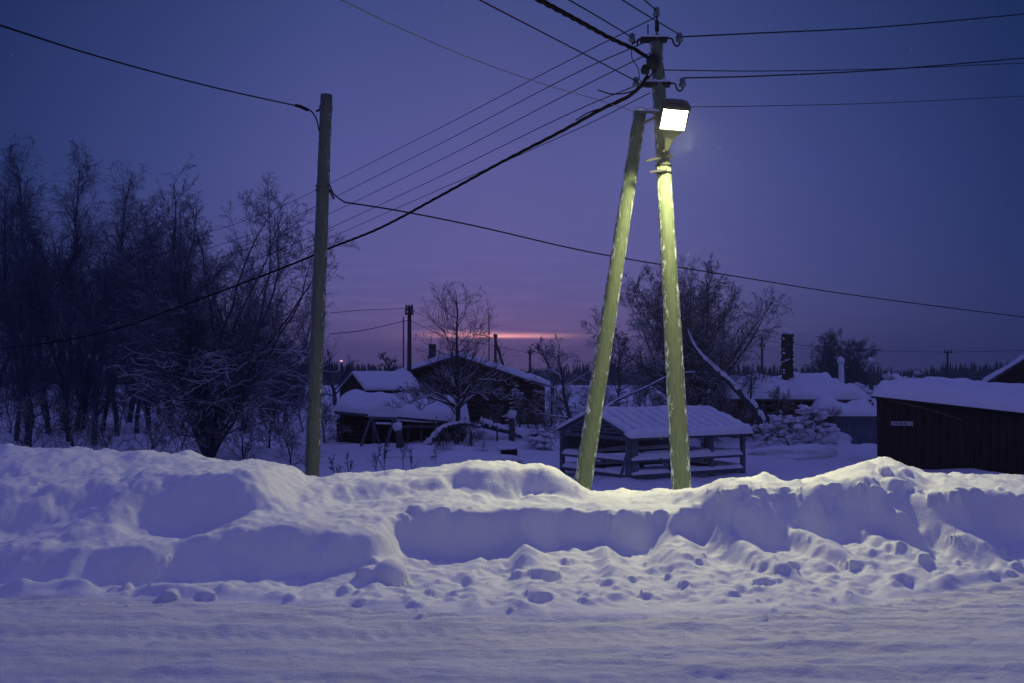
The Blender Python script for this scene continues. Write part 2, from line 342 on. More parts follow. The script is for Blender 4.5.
def clod(px, py, rpx, squash=.8, aspect=1.0, sink=.35, pts=None):
    "a lump of snow resting on the bank; its ground point found by marching the survey line of sight"
    ux = (px - 512) / F; d = at(px, py, 1.0) - Vector((0, 0, CAMZ))
    Y = None
    for yy in np.arange(4.5, 11, .02):
        i = int(np.searchsorted(ys, yy)); j = int(np.searchsorted(xs, d.x * yy))
        if Z[i, j] >= CAMZ + d.z * yy: Y = yy; break
    if Y is None: return
    r = rpx * Y / F * .9; lump(d.x * Y, Y + r * .3, r, squash * .85, aspect, sink + .15)
def lump(x, y, r, squash, aspect, sink, ball=False):
    i0, i1 = np.searchsorted(ys, y - r * 1.1), np.searchsorted(ys, y + r * 1.1); j0, j1 = np.searchsorted(xs, x - r * aspect * 1.1), np.searchsorted(xs, x + r * aspect * 1.1)
    if i1 <= i0 or j1 <= j0: return
    zx, zy = Xg[i0:i1, j0:j1], Yg[i0:i1, j0:j1]
    base = Z[int(np.searchsorted(ys, y)), int(np.searchsorted(xs, x))]
    d2 = ((zx - x) / (r * aspect)) ** 2 + ((zy - y) / r) ** 2
    if not ball: d2 = d2 * (1 + .75 * fbm(zx / r * .8 + x * 9, zy / r * .8, 3, 55))
    d2 = np.maximum(d2, np.abs((zx - x) * .8 + (zy - y) * .6 * math.sin(x * 40)) / (r * aspect * .85)) if r > .03 and not ball else d2
    top = base - sink * r * squash + r * squash * 1.15 * np.sqrt(np.clip(1 - d2, 0, 1)) ** .85
    Z[i0:i1, j0:j1] = np.where((d2 < 1) & (Z[i0:i1, j0:j1] > base - max(.02, .9 * r)), np.maximum(Z[i0:i1, j0:j1], top), Z[i0:i1, j0:j1])
for a in ((346, 592, 12, .9), (362, 602, 9), (408, 600, 12, .9), (432, 596, 11), (452, 600, 10), (413, 604, 8), (538, 595, 14, .7, 1.25), (544, 574, 15, .5, 1.3),
          (519, 573, 9), (566, 562, 7), (590, 579, 9), (611, 583, 11, .8), (631, 579, 6), (647, 596, 9), (658, 590, 6), (684, 583, 7), (728, 593, 10, .5, 1.3), (702, 556, 7), (742, 572, 10), (782, 568, 10, .8, 1.2), (794, 565, 7),
          (766, 583, 12, .6, 1.3), (822, 563, 7), (853, 566, 8, .6, 1.0), (903, 580, 12, .75, 1.1, .2), (835, 578, 7, .6), (851, 583, 8, .6), (900, 545, 6), (955, 543, 6), (925, 560, 8), (940, 575, 8), (990, 575, 9), (170, 597, 10, .9, 1.1), (205, 597, 9, .9, 1.2), (168, 566, 7), (125, 595, 6), (290, 597, 8),
          (895, 487, 16, .8, 1.3), (876, 494, 10), (915, 493, 11), (862, 494, 9), (937, 497, 9), (905, 474, 9), (885, 472, 10), (832, 488, 7), (822, 486, 6), (960, 494, 7), (978, 492, 6), (1000, 490, 6)):
    clod(*a)
lump(X_of(391, 7.98), 7.98, .145, 1.05, 1.0, .0, True); lump(X_of(372, 8.0), 8.0, .10, .6, 1.5, .2)
rg = random.Random(5)
for k in range(170):
    x = rg.uniform(-5.2, 5.6); j = int(np.searchsorted(xs, x)); t = rg.random() ** 1.3
    if x < -1.2:
        if rg.random() < .6: continue
        t *= .25
    y = YR[j] + .02 + (YT[j] - YR[j]) * t * .95; r = .010 + .05 * rg.random() ** 4
    lump(x, y, r, rg.uniform(.6, 1), rg.uniform(.8, 1.3), .3)
for k in range(90):
    x = rg.uniform(-5.2, 5.6); j = int(np.searchsorted(xs, x)); y = YR[j] - abs(rg.gauss(0, .35)); lump(x, y, .01 + .02 * rg.random() ** 2, .7, 1.2, .3)
# blocks broken out of the slab rims and crumbs along the rims
for k in range(110):
    x = rg.uniform(-1.0, 5.8); j = int(np.searchsorted(xs, x)); lump(x, YE[j] + rg.uniform(-.02, .10), rg.uniform(.015, .06), .55, 1.4, .45)

nx, ny = len(xs), len(ys)
P = np.stack([Xg, Yg, Z], -1).reshape(-1, 3)
gx, gy = np.gradient(Z, xs, axis=1), np.gradient(Z, ys, axis=0)
Nn = np.stack([-gx, -gy, np.ones_like(Z)], -1); Nn /= np.linalg.norm(Nn, axis=-1, keepdims=True); Nn = Nn.reshape(-1, 3)
I = np.arange(nx * ny).reshape(ny, nx)
Q = np.stack([I[:-1, :-1], I[:-1, 1:], I[1:, 1:], I[1:, :-1]], -1)
cy = (Yg[:-1, :-1] + Yg[1:, 1:]) / 2
re = (np.interp(xs, rex, rey)[:-1] - .1)[None, :]
zone = np.where(cy < re, 0, np.where(cy < 13.5, 1, 2))
def grid_part(name, z, m, label):
    q = Q[zone == z].reshape(-1, 4); used = np.unique(q); mp_ = np.zeros(nx * ny, np.int64); mp_[used] = np.arange(len(used)); q = mp_[q]
    me = bpy.data.meshes.new(name); me.vertices.add(len(used)); me.vertices.foreach_set('co', P[used].astype(np.float32).ravel())
    me.loops.add(q.size); me.loops.foreach_set('vertex_index', q.ravel().astype(np.int32))
    me.polygons.add(len(q)); me.polygons.foreach_set('loop_start', np.arange(0, q.size, 4, dtype=np.int32))
    me.update(calc_edges=True); me.polygons.foreach_set('use_smooth', np.ones(len(q), bool))
    me.normals_split_custom_set_from_vertices(Nn[used].astype(np.float32))
    me.materials.append(m); o = bpy.data.objects.new(name, me); C.objects.link(o)
    return tag(o, label, None, None, 'structure')
tag(grid_part('road', 0, M['road'], 'snow packed road with faint wheel ruts'), cat='road')
tag(grid_part('snow_bank', 1, M['snow'], 'ploughed bank of snow along the road'), cat='snow bank')
tag(grid_part('ground', 2, M['field'], 'snow covered yard and fields behind the bank'), cat='ground')
def gz(x, y):
    i = min(max(int(np.searchsorted(ys, y)), 1), ny - 1); j = min(max(int(np.searchsorted(xs, x)), 1), nx - 1)
    fy = (y - ys[i - 1]) / (ys[i] - ys[i - 1]); fx = (x - xs[j - 1]) / (xs[j] - xs[j - 1])
    a = Z[i - 1, j - 1] * (1 - fx) + Z[i - 1, j] * fx; b = Z[i, j - 1] * (1 - fx) + Z[i, j] * fx
    return float(a * (1 - fy) + b * fy)
def spot(px, Y): x = X_of(px, Y); return Vector((x, Y, gz(x, Y)))

# ------------------------------------------------------------------ snow slabs
def snow_slab(c, t, nu=26, nv=14, amp=.12, seed=0, over=.12, sag=0.0, grooves=0, gd=.0):
    """rounded slab of snow on a four-cornered roof plane. c = corners (front-left, front-right, back-right, back-left)"""
    c = [Vector(p) for p in c]; V = []; Fc = []
    nrm = ((c[1] - c[0]).cross(c[3] - c[0])).normalized()
    if nrm.z < 0: nrm = -nrm
    rr = random.Random(seed); ph = rr.uniform(0, 50)
    Lu = (c[1] - c[0]).length; Lv = (c[3] - c[0]).length
    def P0(u, v): return (c[0] * (1 - u) + c[1] * u) * (1 - v) + (c[3] * (1 - u) + c[2] * u) * v
    eu, ev = t * .9 / Lu, t * .9 / Lv
    for j in range(nv + 1):
        for i in range(nu + 1):
            u, v = i / nu, j / nv
            # cluster samples at the rims
            u = .5 - .5 * math.cos(math.pi * u) * (1 - .25 * (1 - abs(math.cos(math.pi * u)))); v = .5 - .5 * math.cos(math.pi * v)
            du = min(u, 1 - u) / eu; dv = min(v, 1 - v) / ev
            e = min(1, du); f = min(1, dv)
            prof = math.sqrt(max(0, 1 - (1 - e) ** 2)) * math.sqrt(max(0, 1 - (1 - f) ** 2))
            p = P0(u, v); n = float(fbm(np.array([p.x * 1.1 + ph]), np.array([p.y * 1.1 + p.z]), 3, seed)[0])
            h = t * prof * (1 + amp * n * 2)
            if grooves:
                h -= gd * (.5 + .5 * math.cos(2 * math.pi * grooves * u)) ** 1.3 * f * e
            hang = over * (1 - min(1, v / .08)) if v < .08 else 0
            p = p + nrm * h - Vector((0, 0, sag * math.sin(math.pi * u) * (1 - v)))
            V.append(p)
    for j in range(nv):
        for i in range(nu):
            a = j * (nu + 1) + i; Fc.append((a, a + 1, a + nu + 2, a + nu + 1))
    # underside, dropped a little so the rim has a lip
    b = len(V)
    for j in range(nv + 1):
        for i in range(nu + 1):
            p = V[j * (nu + 1) + i]; u, v = i / nu, j / nv
            u = .5 - .5 * math.cos(math.pi * u) * (1 - .25 * (1 - abs(math.cos(math.pi * u)))); v = .5 - .5 * math.cos(math.pi * v)
            q = P0(u, v) - Vector((0, 0, sag * math.sin(math.pi * u) * (1 - v)))
            rim = (1 if (i in (0, nu) or j in (0, nv)) else 0)
            V.append(q - nrm * (.0 if not rim else .0) + nrm * .004)
    for j in range(nv):
        for i in range(nu):
            a = b + j * (nu + 1) + i; Fc.append((a, a + nu + 1, a + nu + 2, a + 1))
    return V, Fc
def blob(c, r, sx=1, sy=1, sz=1, seed=0, amp=.25, nu=14, nv=9):
    V = []; Fc = []; c = Vector(c)
    for j in range(nv + 1):
        th = math.pi * j / nv
        for i in range(nu):
            w = 2 * math.pi * i / nu; d = Vector((math.sin(th) * math.cos(w), math.sin(th) * math.sin(w), math.cos(th)))
            n = float(fbm(np.array([d.x * 1.4 + seed * 3.1]), np.array([d.y * 1.4 + d.z * 1.7]), 2, seed)[0])
            k = r * (1 + amp * n); V.append(c + Vector((d.x * k * sx, d.y * k * sy, d.z * k * sz)))
    for j in range(nv):
        for i in range(nu):
            a = j * nu + i; a2 = j * nu + (i + 1) % nu; Fc.append((a, a + nu, a2 + nu, a2))
    return V, Fc

# ------------------------------------------------------------------ trees
def grow(seed, H, r0, n=(12, 8, 6, 4), kids=(16, 9, 6), ang=(40, 45, 45), ratio=(.5, .5, .45), t0=.25, up=(.0, .10, .05, 0.), wander=.16, lean=(0, 0), taper=.15, top=1.0, droop=0.0):
    rr = random.Random(seed); out = []
    def rec(p, d, L, r, lv):
        k = n[lv]; pts = [p.copy()]; rad = [r]; ds = [d.copy()]; st = L / k
        for i in range(k):
            d = d + Vector((rr.gauss(0, 1), rr.gauss(0, 1), rr.gauss(0, 1))) * wander * (.5 if lv == 0 else 1) + Vector((0, 0, up[lv]))
            if droop and lv >= 2: d = d + Vector((0, 0, -droop))
            d.normalize(); p = p + d * st; pts.append(p.copy()); ds.append(d.copy())
            f = (i + 1) / k; rad.append(max(.0035, r * (1 - f * (1 - taper))))
        out.append((lv, pts, rad))
        if lv < len(kids):
            m = kids[lv] if lv == 0 else max(2, int(round(kids[lv] * (.7 + .6 * rr.random()))))
            for c in range(m):
                a = t0 if lv == 0 else .15
                t = a + (1 - a) * (c + rr.random()) / m; t = min(t, .98)
                x = t * k; i = int(x); f = x - i
                q = pts[i].lerp(pts[i + 1], f); rq = rad[i] * (1 - f) + rad[i + 1] * f; dd = ds[i]
                perp = dd.cross(Vector((rr.gauss(0, 1), rr.gauss(0, 1), rr.gauss(0, 1)))).normalized()
                A = R(ang[lv] * rr.uniform(.7, 1.3)); nd = dd * math.cos(A) + perp * math.sin(A)
                shape = (1 - .65 * (t - a) / (1 - a)) if lv == 0 else (1 - .5 * t)
                rec(q, nd, L * ratio[lv] * shape * rr.uniform(.75, 1.2) * (top if lv == 0 else 1), max(.004, rq * .46), lv + 1)
    d0 = Vector((lean[0], lean[1], 1)).normalized(); rec(Vector((0, 0, -.1)), d0, H, r0, 0)
    return out
def tubes_mesh(name, parts, m, parent, ks=(8, 5, 3, 3), rscale=1.0, dz=0.0, mins=0.0):
    VV = []; FF = []; base = 0
    for lv, pts, rad in parts:
        k = ks[lv]; p = np.array([tuple(q) for q in pts]); r = np.maximum(np.array(rad) * rscale, mins); nn = len(p)
        t = np.gradient(p, axis=0); t /= np.linalg.norm(t, axis=1, keepdims=True) + 1e-9
        ref = np.array([.23, .31, .92]) if abs(t[0, 2]) < .85 else np.array([1., .2, .1])
        a = np.cross(t, ref); a /= np.linalg.norm(a, axis=1, keepdims=True) + 1e-9; b = np.cross(t, a)
        w = np.arange(k) * 2 * np.pi / k
        ring = p[:, None, :] + (a[:, None, :] * np.cos(w)[None, :, None] + b[:, None, :] * np.sin(w)[None, :, None]) * r[:, None, None]
        ring[:, :, 2] += dz * r[:, None]
        VV.append(ring.reshape(-1, 3)); i = np.arange(nn - 1)[:, None] * k; j = np.arange(k)[None, :]
        f = np.stack([i + j, i + (j + 1) % k, i + k + (j + 1) % k, i + k + j], -1).reshape(-1, 4) + base; FF.append(f); base += nn * k
    V = np.concatenate(VV); q = np.concatenate(FF)
    me = bpy.data.meshes.new(name); me.vertices.add(len(V)); me.vertices.foreach_set('co', V.astype(np.float32).ravel())
    me.loops.add(q.size); me.loops.foreach_set('vertex_index', q.ravel().astype(np.int32))
    me.polygons.add(len(q)); me.polygons.foreach_set('loop_start', np.arange(0, q.size, 4, dtype=np.int32))
    me.update(calc_edges=True); me.polygons.foreach_set('use_smooth', np.ones(len(q), bool)); me.materials.append(m)
    o = bpy.data.objects.new(name, me); C.objects.link(o); o.parent = parent; return o
def tree(name, loc, label, cat, skel, group=None, rz=0, s=1.0, twig=None, bark=None, snow=None, rs=1.0, mins=0.0):
    t = empty(name, loc, label, cat, group, rz); t.scale = (s, s, s)
    tubes_mesh('trunk', [q for q in skel if q[0] == 0], bark or M['bark'], t, rscale=rs)
    tubes_mesh('crown', [q for q in skel if q[0] > 0], twig or M['twig'], t, rscale=rs, mins=mins)
    if snow:
        sel = [(lv, pts, rad) for lv, pts, rad in skel if lv in snow[0] and (abs((pts[-1] - pts[0]).normalized().z) < snow[3])]
        if len(snow) > 4: sel = [q for q in sel if sum(p.z for p in q[1]) / len(q[1]) < snow[4]]
        if sel: join_crown(t, tubes_mesh('crown', sel, M['cap'], t, ks=(6, 5, 4, 3), rscale=snow[1], dz=snow[2], mins=.008))
    return t
def join_crown(t, sn):
    "snow lying on the branches goes into the crown's own mesh, with a material of its own"
    cr_ = [c for c in t.children if c.name.startswith('crown') and c is not sn][0]; a, b = cr_.data, sn.data
    na, nb = len(a.vertices), len(b.vertices); V = np.empty(((na + nb) * 3,), np.float32); v1 = np.empty(na * 3, np.float32); v2 = np.empty(nb * 3, np.float32)
    a.vertices.foreach_get('co', v1); b.vertices.foreach_get('co', v2); V[:na * 3] = v1; V[na * 3:] = v2
    l1 = np.empty(len(a.loops), np.int32); l2 = np.empty(len(b.loops), np.int32); a.loops.foreach_get('vertex_index', l1); b.loops.foreach_get('vertex_index', l2)
    q = np.concatenate([l1, l2 + na]); me = bpy.data.meshes.new('crown'); me.vertices.add(na + nb); me.vertices.foreach_set('co', V)
    me.loops.add(len(q)); me.loops.foreach_set('vertex_index', q); me.polygons.add(len(q) // 4); me.polygons.foreach_set('loop_start', np.arange(0, len(q), 4, dtype=np.int32))
    me.materials.append(a.materials[0]); me.materials.append(b.materials[0])
    me.polygons.foreach_set('material_index', np.concatenate([np.zeros(len(l1) // 4, np.int32), np.ones(len(l2) // 4, np.int32)]))
    me.update(calc_edges=True); me.polygons.foreach_set('use_smooth', np.ones(len(q) // 4, bool)); cr_.data = me
    bpy.data.objects.remove(sn); bpy.data.meshes.remove(a); bpy.data.meshes.remove(b)
def copy_tree(src, loc, label, rz, s):
    r = src.copy(); C.objects.link(r); r.location = loc; r.rotation_euler = (0, 0, rz); r.scale = (s, s, s * random.Random(label).uniform(.92, 1.08)); r['label'] = label
    for ch in list(src.children):
        c = ch.copy(); C.objects.link(c); c.parent = r
    return r
def spotT(px, Y): p = spot(px, Y); return p - Vector((0, 0, .05))

# tall birches and the thicket on the left
G1 = 'bare trees of the thicket beyond the bank'
birchA = grow(11, 12.8, .13, n=(16, 9, 6, 4), kids=(46, 12, 7), ang=(32, 40, 45), ratio=(.34, .5, .5), t0=.2, up=(0, .12, .03, 0), droop=.10)
birchB = grow(12, 11.0, .12, n=(16, 9, 6, 4), kids=(42, 12, 7), ang=(30, 42, 45), ratio=(.36, .5, .5), t0=.22, up=(0, .13, .04, 0), droop=.06, lean=(.05, 0))
broadA = grow(13, 8.0, .13, n=(12, 9, 7, 4), kids=(30, 11, 7), ang=(48, 42, 42), ratio=(.52, .5, .5), t0=.12, up=(0, .09, .05, .0), lean=(.03, 0))
A = tree('birch_tree', spotT(50, 45), 'tallest bare birch of the dark thicket, with a drooping fine crown', 'tree', birchA, G1, rz=.4, mins=.005)
B = tree('birch_tree', spotT(118, 44), 'bare birch just right of the tallest one, slim with an upswept crown', 'tree', birchB, G1, rz=2.0, mins=.005)
Cc = tree('broad_tree', spotT(172, 50), 'bushy bare tree rising behind the snow dusted spreading one', 'tree', broadA, G1, rz=1.1, s=1.2, mins=.005)
for i, (src, px, Y, rz, s, lb_) in enumerate([
    (A, 18, 42, 2.4, .82, 'bare birch standing close on the left of the tallest birch'),
    (A, 84, 52, 4.1, 1.0, 'bare birch whose top shows between the tallest birch and the slim one'),
    (B, 150, 52, .7, 1.12, 'slender bare birch, the last tall one before the thicket steps down'),
    (B, -12, 40, 5.1, .88, 'bare birch cut off by the left edge of the photo'),
    (Cc, 96, 38, 3.3, .86, 'low bare tree in front of the slim upswept birch'),
    (Cc, 28, 37, .2, .80, 'low bare tree in front of the tallest birch, dark at its foot'),
    (Cc, 130, 60, 4.4, 1.35, 'wide bare tree filling the back of the thicket behind the slim birch'),
    (Cc, 245, 49, 2.2, 1.00, 'low bare tree behind the right half of the snow dusted spreading tree'),
    (Cc, 190, 62, .9, 1.25, 'far bare tree seen through the top of the snow dusted spreading tree'),
    (Cc, 285, 58, 3.9, .85, 'small bare tree close on the left of the plain leaning pole'),
    (A, 64, 49, 3.0, .97, 'bare birch crowding close on the right of the tallest birch'),
    (B, 33, 50, 1.9, 1.08, 'bare birch crowding close on the left behind the tallest birch'),
    (B, 104, 50, 4.4, 1.02, 'bare birch leaning against the slim upswept one from the left'),
    (B, 138, 46, 5.6, .92, 'bare birch between the slim upswept one and the last tall birch'),
    (Cc, 78, 50, 4.0, 1.15, 'wide bare tree between the tall birches, its twigs woven into theirs'),
    (A, 70, 39, 1.4, .72, 'young thin birch standing in front of the thicket'),
    (Cc, 160, 70, 1.9, 1.1, 'far low tree closing the back of the thicket behind the last tall birch'),
    (Cc, 225, 72, 4.9, 1.0, 'far low tree closing the back of the thicket behind the spreading tree'),
    (Cc, 262, 68, 3.0, .95, 'far low tree right at the end of the thicket'),
    (Cc, 45, 72, 2.6, 1.2, 'far low tree deep behind the tallest birch')]):
    copy_tree(src, spotT(px, Y), lb_, rz, s)
def multi(seed, k, H, r0, spread, **kw):
    "several stems from one foot"
    out = []; rr = random.Random(seed)
    for i in range(k):
        w_ = 2.4 * i + rr.random() * .5; sp_ = spread * (i / (k - 1)) ** .5
        g = grow(seed * 7 + i, H * (1 - .10 * sp_) * rr.uniform(.92, 1.03), r0 * rr.uniform(.7, 1), lean=(sp_ * math.cos(w_), sp_ * math.sin(w_)), **kw)
        out += [(max(lv, 0), pts, rd) for lv, pts, rd in g]
    return out
apple = multi(21, 18, 9.3, .085, .50, n=(12, 9, 7, 4), kids=(24, 10, 6), ang=(46, 42, 45), ratio=(.36, .46, .46), t0=.10, up=(.06, .07, .02, 0), wander=.24)
tree('spreading_tree', spotT(211, 33), 'large spreading bare tree with snow dusted lower branches at the end of the thicket', 'tree', apple, None, twig=M['frost2'], snow=((1, 2), .5, .8, .5, 3.6), mins=.005)
# undergrowth shrubs at the foot of the thicket
bushS = grow(31, 1.5, .03, n=(6, 6, 5, 3), kids=(22, 9, 4), ang=(50, 45, 40), ratio=(.75, .5, .5), t0=.02, up=(0, .05, 0, 0), wander=.22)
G2 = 'leafless shrubs in the snow'
thick = bpy.data.objects.new('undergrowth', None)
ug = []; rr = random.Random(17)
for i in range(48):
    p_ = spotT(rr.uniform(-40, 305), rr.uniform(42, 84)); hh = rr.uniform(2.0, 4.4)
    g = grow(900 + i, hh, .03, n=(7, 6, 5, 3), kids=(26, 9, 4), ang=(42, 42, 40), ratio=(.6, .5, .5), t0=.02, up=(0, .06, 0, 0), wander=.2)
    ug += [(lv, [q + p_ for q in pts], rd) for lv, pts, rd in g]
bpy.data.objects.remove(thick)
tag(tubes_mesh('undergrowth', ug, M['twig'], None, mins=.007), 'dense dark undergrowth between the trunks of the thicket', 'undergrowth', None, 'stuff')
bush0 = tree('shrub', spotT(150, 30), 'dark leafless shrub just left of the big spreading tree', 'shrub', bushS, G2, twig=M['frost'], mins=.005)
for px, Y, rz, s, lb_ in [(30, 31, 1, 1.4, 'dark leafless shrub in the far left corner beneath the birches'), (75, 32, 2, 1.2, 'leafless shrub between the birch trunks and the bank'), (112, 29, 3, 1.0, 'low leafless shrub beneath the slim birch'),
    (180, 28, .5, 1.1, 'leafless shrub touching the left side of the spreading tree trunk'), (245, 31, 4, 1.2, 'leafless shrub under the right branches of the spreading tree'), (270, 36, 5, 1.5, 'leafless shrub between the spreading tree and the plain pole'), (292, 30, 2.2, 1.0, 'leafless shrub beside the foot of the plain pole'),
    (344, 42, 1.1, 1.1, 'frosty shrub by the left corner of the low log shed'),
    (325, 40, 2.1, 1.3, 'frosty shrub just right of the plain pole foot'), (428, 43, 3.1, 1.0, 'frosty shrub behind the bent snowy limb'), (447, 33, 4.0, .55, 'tiny shrub on the wide snow mound'), (468, 36, .3, .7, 'small shrub behind the smaller snow mound'),
    (489, 45, 5.1, 1.0, 'frosty shrub left of the thick yard post, by the barn wall'), (530, 45, 2.9, 1.2, 'frosty shrub right of the thick yard post'), (546, 41, 1.5, .9, 'small shrub in the open snow right of the crate'), (567, 45, .9, 1.5, 'taller frosty shrub near the thin tall post'),
    (752, 41, .4, .9, 'small frosty shrub before the left part of the woodshed'), (782, 41, 3.4, 1.3, 'frosty shrub before the brown planks of the woodshed'), (822, 40, 5.0, 1.0, 'frosty shrub at the left end of the blue grey fence'), (835, 48, 2.0, 1.5, 'frosty shrub rising over the woodshed eave'),
    (770, 47, 1.0, 1.7, 'frosty shrub sticking out above the woodshed roof'), (702, 39, 2.4, 1.4, 'frosty shrub right behind the greenhouse ridge'), (644, 41, .8, 1.5, 'frosty shrub behind the greenhouse between the poles'),
    (602, 50, 3.6, 1.4, 'frosty shrub beyond the left slope of the greenhouse roof'), (716, 42, 4.4, 1.3, 'frosty shrub behind the right end of the greenhouse roof'), (742, 40, 2.5, 1.2, 'frosty shrub under the leaning trunk'), (858, 42, 1.2, .9, 'small shrub standing over the blue grey fence')]:
    copy_tree(bush0, spotT(px, Y), lb_, rz, s)

# small tree with snowy arching branches in front of the barn
mid = grow(41, 5.7, .11, n=(10, 10, 6, 4), kids=(30, 9, 5), ang=(66, 42, 42), ratio=(.56, .45, .45), t0=.26, up=(0, .085, .04, 0), wander=.14)
rr = random.Random(9)
for i in range(11):
    w_ = 6.283 * (i + .5 * rr.random()) / 11; z0 = rr.uniform(1.25, 2.3); Lb = rr.uniform(1.5, 2.7); ri = rr.uniform(.6, 1.0); fl = rr.uniform(-.6, .2)
    pts = [Vector((0, 0, z0)) + Vector((math.cos(w_) * Lb * t, math.sin(w_) * Lb * t, ri * math.sin(min(1, t * 1.25) * 1.9) * (1 - .2 * t) + fl * t * t)) + Vector((rr.gauss(0, .04), rr.gauss(0, .04), rr.gauss(0, .04))) for t in [k / 9 for k in range(10)]]
    mid.append((1, pts, [.045 * (1 - .75 * k / 9) for k in range(10)]))
    for k in range(2, 10):
        for _ in range(3):
            g = grow(5000 + i * 40 + k * 3 + _, rr.uniform(.4, 1.0) * (1.2 - k / 12), .012, n=(5, 4, 3, 3), kids=(6, 3), lean=(math.cos(w_) * 1.2 + rr.gauss(0, .8), math.sin(w_) * 1.2 + rr.gauss(0, .8)), up=(.02, 0, 0, 0))
            mid += [(lv + 1, [p + pts[k] + Vector((0, 0, .1)) for p in pp], rd) for lv, pp, rd in g]
tree('garden_tree', spotT(457, 38), 'small garden tree with arching snow laden branches before the barn', 'tree', mid, twig=M['frost'], snow=((1,), 1.0, .8, .72, 3.0), mins=.005)
# big round crown behind the greenhouse
big = multi(57, 20, 7.7, .08, .40, n=(12, 9, 7, 4), kids=(24, 10, 6), ang=(46, 42, 42), ratio=(.34, .46, .46), t0=.16, up=(.055, .06, .03, .0), wander=.22)
tree('round_tree', spotT(690, 45), 'big bare round crowned tree behind the greenhouse', 'tree', big, twig=M['frost2'], snow=((1, 2), .6, .8, .5, 5.5), mins=.006)
tree('snowy_bush_tree', spotT(574, 41), 'snow clad crooked small tree between barn and greenhouse', 'tree', grow(61, 4.2, .10, n=(8, 8, 5, 4), kids=(16, 9, 5), ang=(60, 45, 45), ratio=(.55, .5, .5), t0=.1, up=(0, .02, 0, 0), wander=.2), twig=M['frost'], snow=((1, 2), 1.3, .9, .7), mins=.005)
# willow in the distance
wil = multi(71, 10, 8.2, .14, .9, n=(9, 8, 8, 5), kids=(20, 10, 6), ang=(48, 45, 30), ratio=(.38, .5, .6), t0=.25, up=(.08, .04, -.05, -.1), droop=.12)
tree('willow_tree', spotT(842, 118), 'distant weeping willow with a wide rounded crown', 'tree', wil, mins=.014)
# leaning snowy trunk right of the round tree
lt = empty('leaning_tree', spot(768, 37), 'leaning half fallen tree with a thick snow topped trunk', 'tree')
tp = spline([at(770, 440, 37), at(757, 412, 37.3), at(735, 387, 37.6), at(712, 366, 38), at(696, 348, 38.3), at(688, 330, 38.5)], 8)
tp = [p - lt.location for p in tp]; rad = [.21 - .165 * i / (len(tp) - 1) for i in range(len(tp))]
MB().tube(tp, rad, 9, jit=.1).build('trunk', M['bark'], lt, True)
MB().tube([p + Vector((-.02, -.03, rad[i] * .62)) for i, p in enumerate(tp)], [r * .72 * (.75 + .5 * random.Random(i_).random()) for i_, r in enumerate(rad)], 8, jit=.5).build('trunk_snow', M['cap'], lt, True)
sk = []
rr = random.Random(3)
for i in range(18):
    q = tp[min(len(tp) - 1, 10 + int(i * 1.7))]
    g = grow(200 + i, rr.uniform(.9, 1.9), .03, n=(6, 5, 4, 3), kids=(9, 5, 2), ang=(40, 40, 40), ratio=(.55, .5, .5), lean=(rr.uniform(-1.6, .9), rr.uniform(-.8, .8)), up=(.1, .05, 0, 0))
    sk += [(max(1, lv), [p + q for p in pts], rd) for lv, pts, rd in g]
tubes_mesh('crown', sk, M['frost'], lt, mins=.005)
# arching low branches, each a thing (fallen limbs half sunk in the snow)
def limb(name, pts, r, label, cat='branch', snow=1.0):
    o = Vector(pts[0]); q = [p - o for p in spline(pts, 7)]; n = len(q); e = empty(name, o, label, cat)
    rad = [r * (1 - .6 * i / n) for i in range(n)]
    MB().tube(q, rad, 7, jit=.15).build('limb', M['bark'], e, True)
    if snow: MB().tube([p + Vector((0, -.01, rad[i] * .8)) for i, p in enumerate(q)], [k * .85 * snow * (.6 + .7 * random.Random(i_ * 3).random()) for i_, k in enumerate(rad)], 7, jit=.5, seed=4).build('limb_snow', M['cap'], e, True)
    sk = []
    for i in range(6):
        g = grow(300 + i + int(abs(o.x) * 10), rr.uniform(.4, .9), .012, n=(4, 4, 3, 3), kids=(6, 3, 2), lean=(rr.uniform(-1, 1), rr.uniform(-1, 1)))
        sk += [(max(1, lv), [p + q[int(n * (.2 + .12 * i))] for p in pp], rd) for lv, pp, rd in g]
    tubes_mesh('crown', sk, M['frost'], e, mins=.004)
    return e
limb('fallen_branch', [at(598, 414, 34), at(618, 400, 34.5), at(645, 388, 35), at(672, 375, 35.5), at(694, 372, 36)], .05, 'snow covered limb arching up from behind the greenhouse roof')
limb('fallen_branch', [at(425, 450, 36), at(432, 440, 36), at(445, 428, 36.2), at(463, 424, 36.5), at(480, 427, 37)], .13, 'thick bent limb under snow in front of the garden tree trunk', snow=1.25)
limb('fallen_branch', [at(480, 423, 42), at(495, 428, 42), at(510, 432, 42), at(524, 438, 42)], .16, 'log under snow lying before the barn wall', 'log', snow=1.2)
limb('fallen_branch', [at(590, 437, 33), at(606, 424, 33.5), at(628, 415, 34), at(650, 408, 34)], .06, 'thin snowy limb behind the left end of the greenhouse')

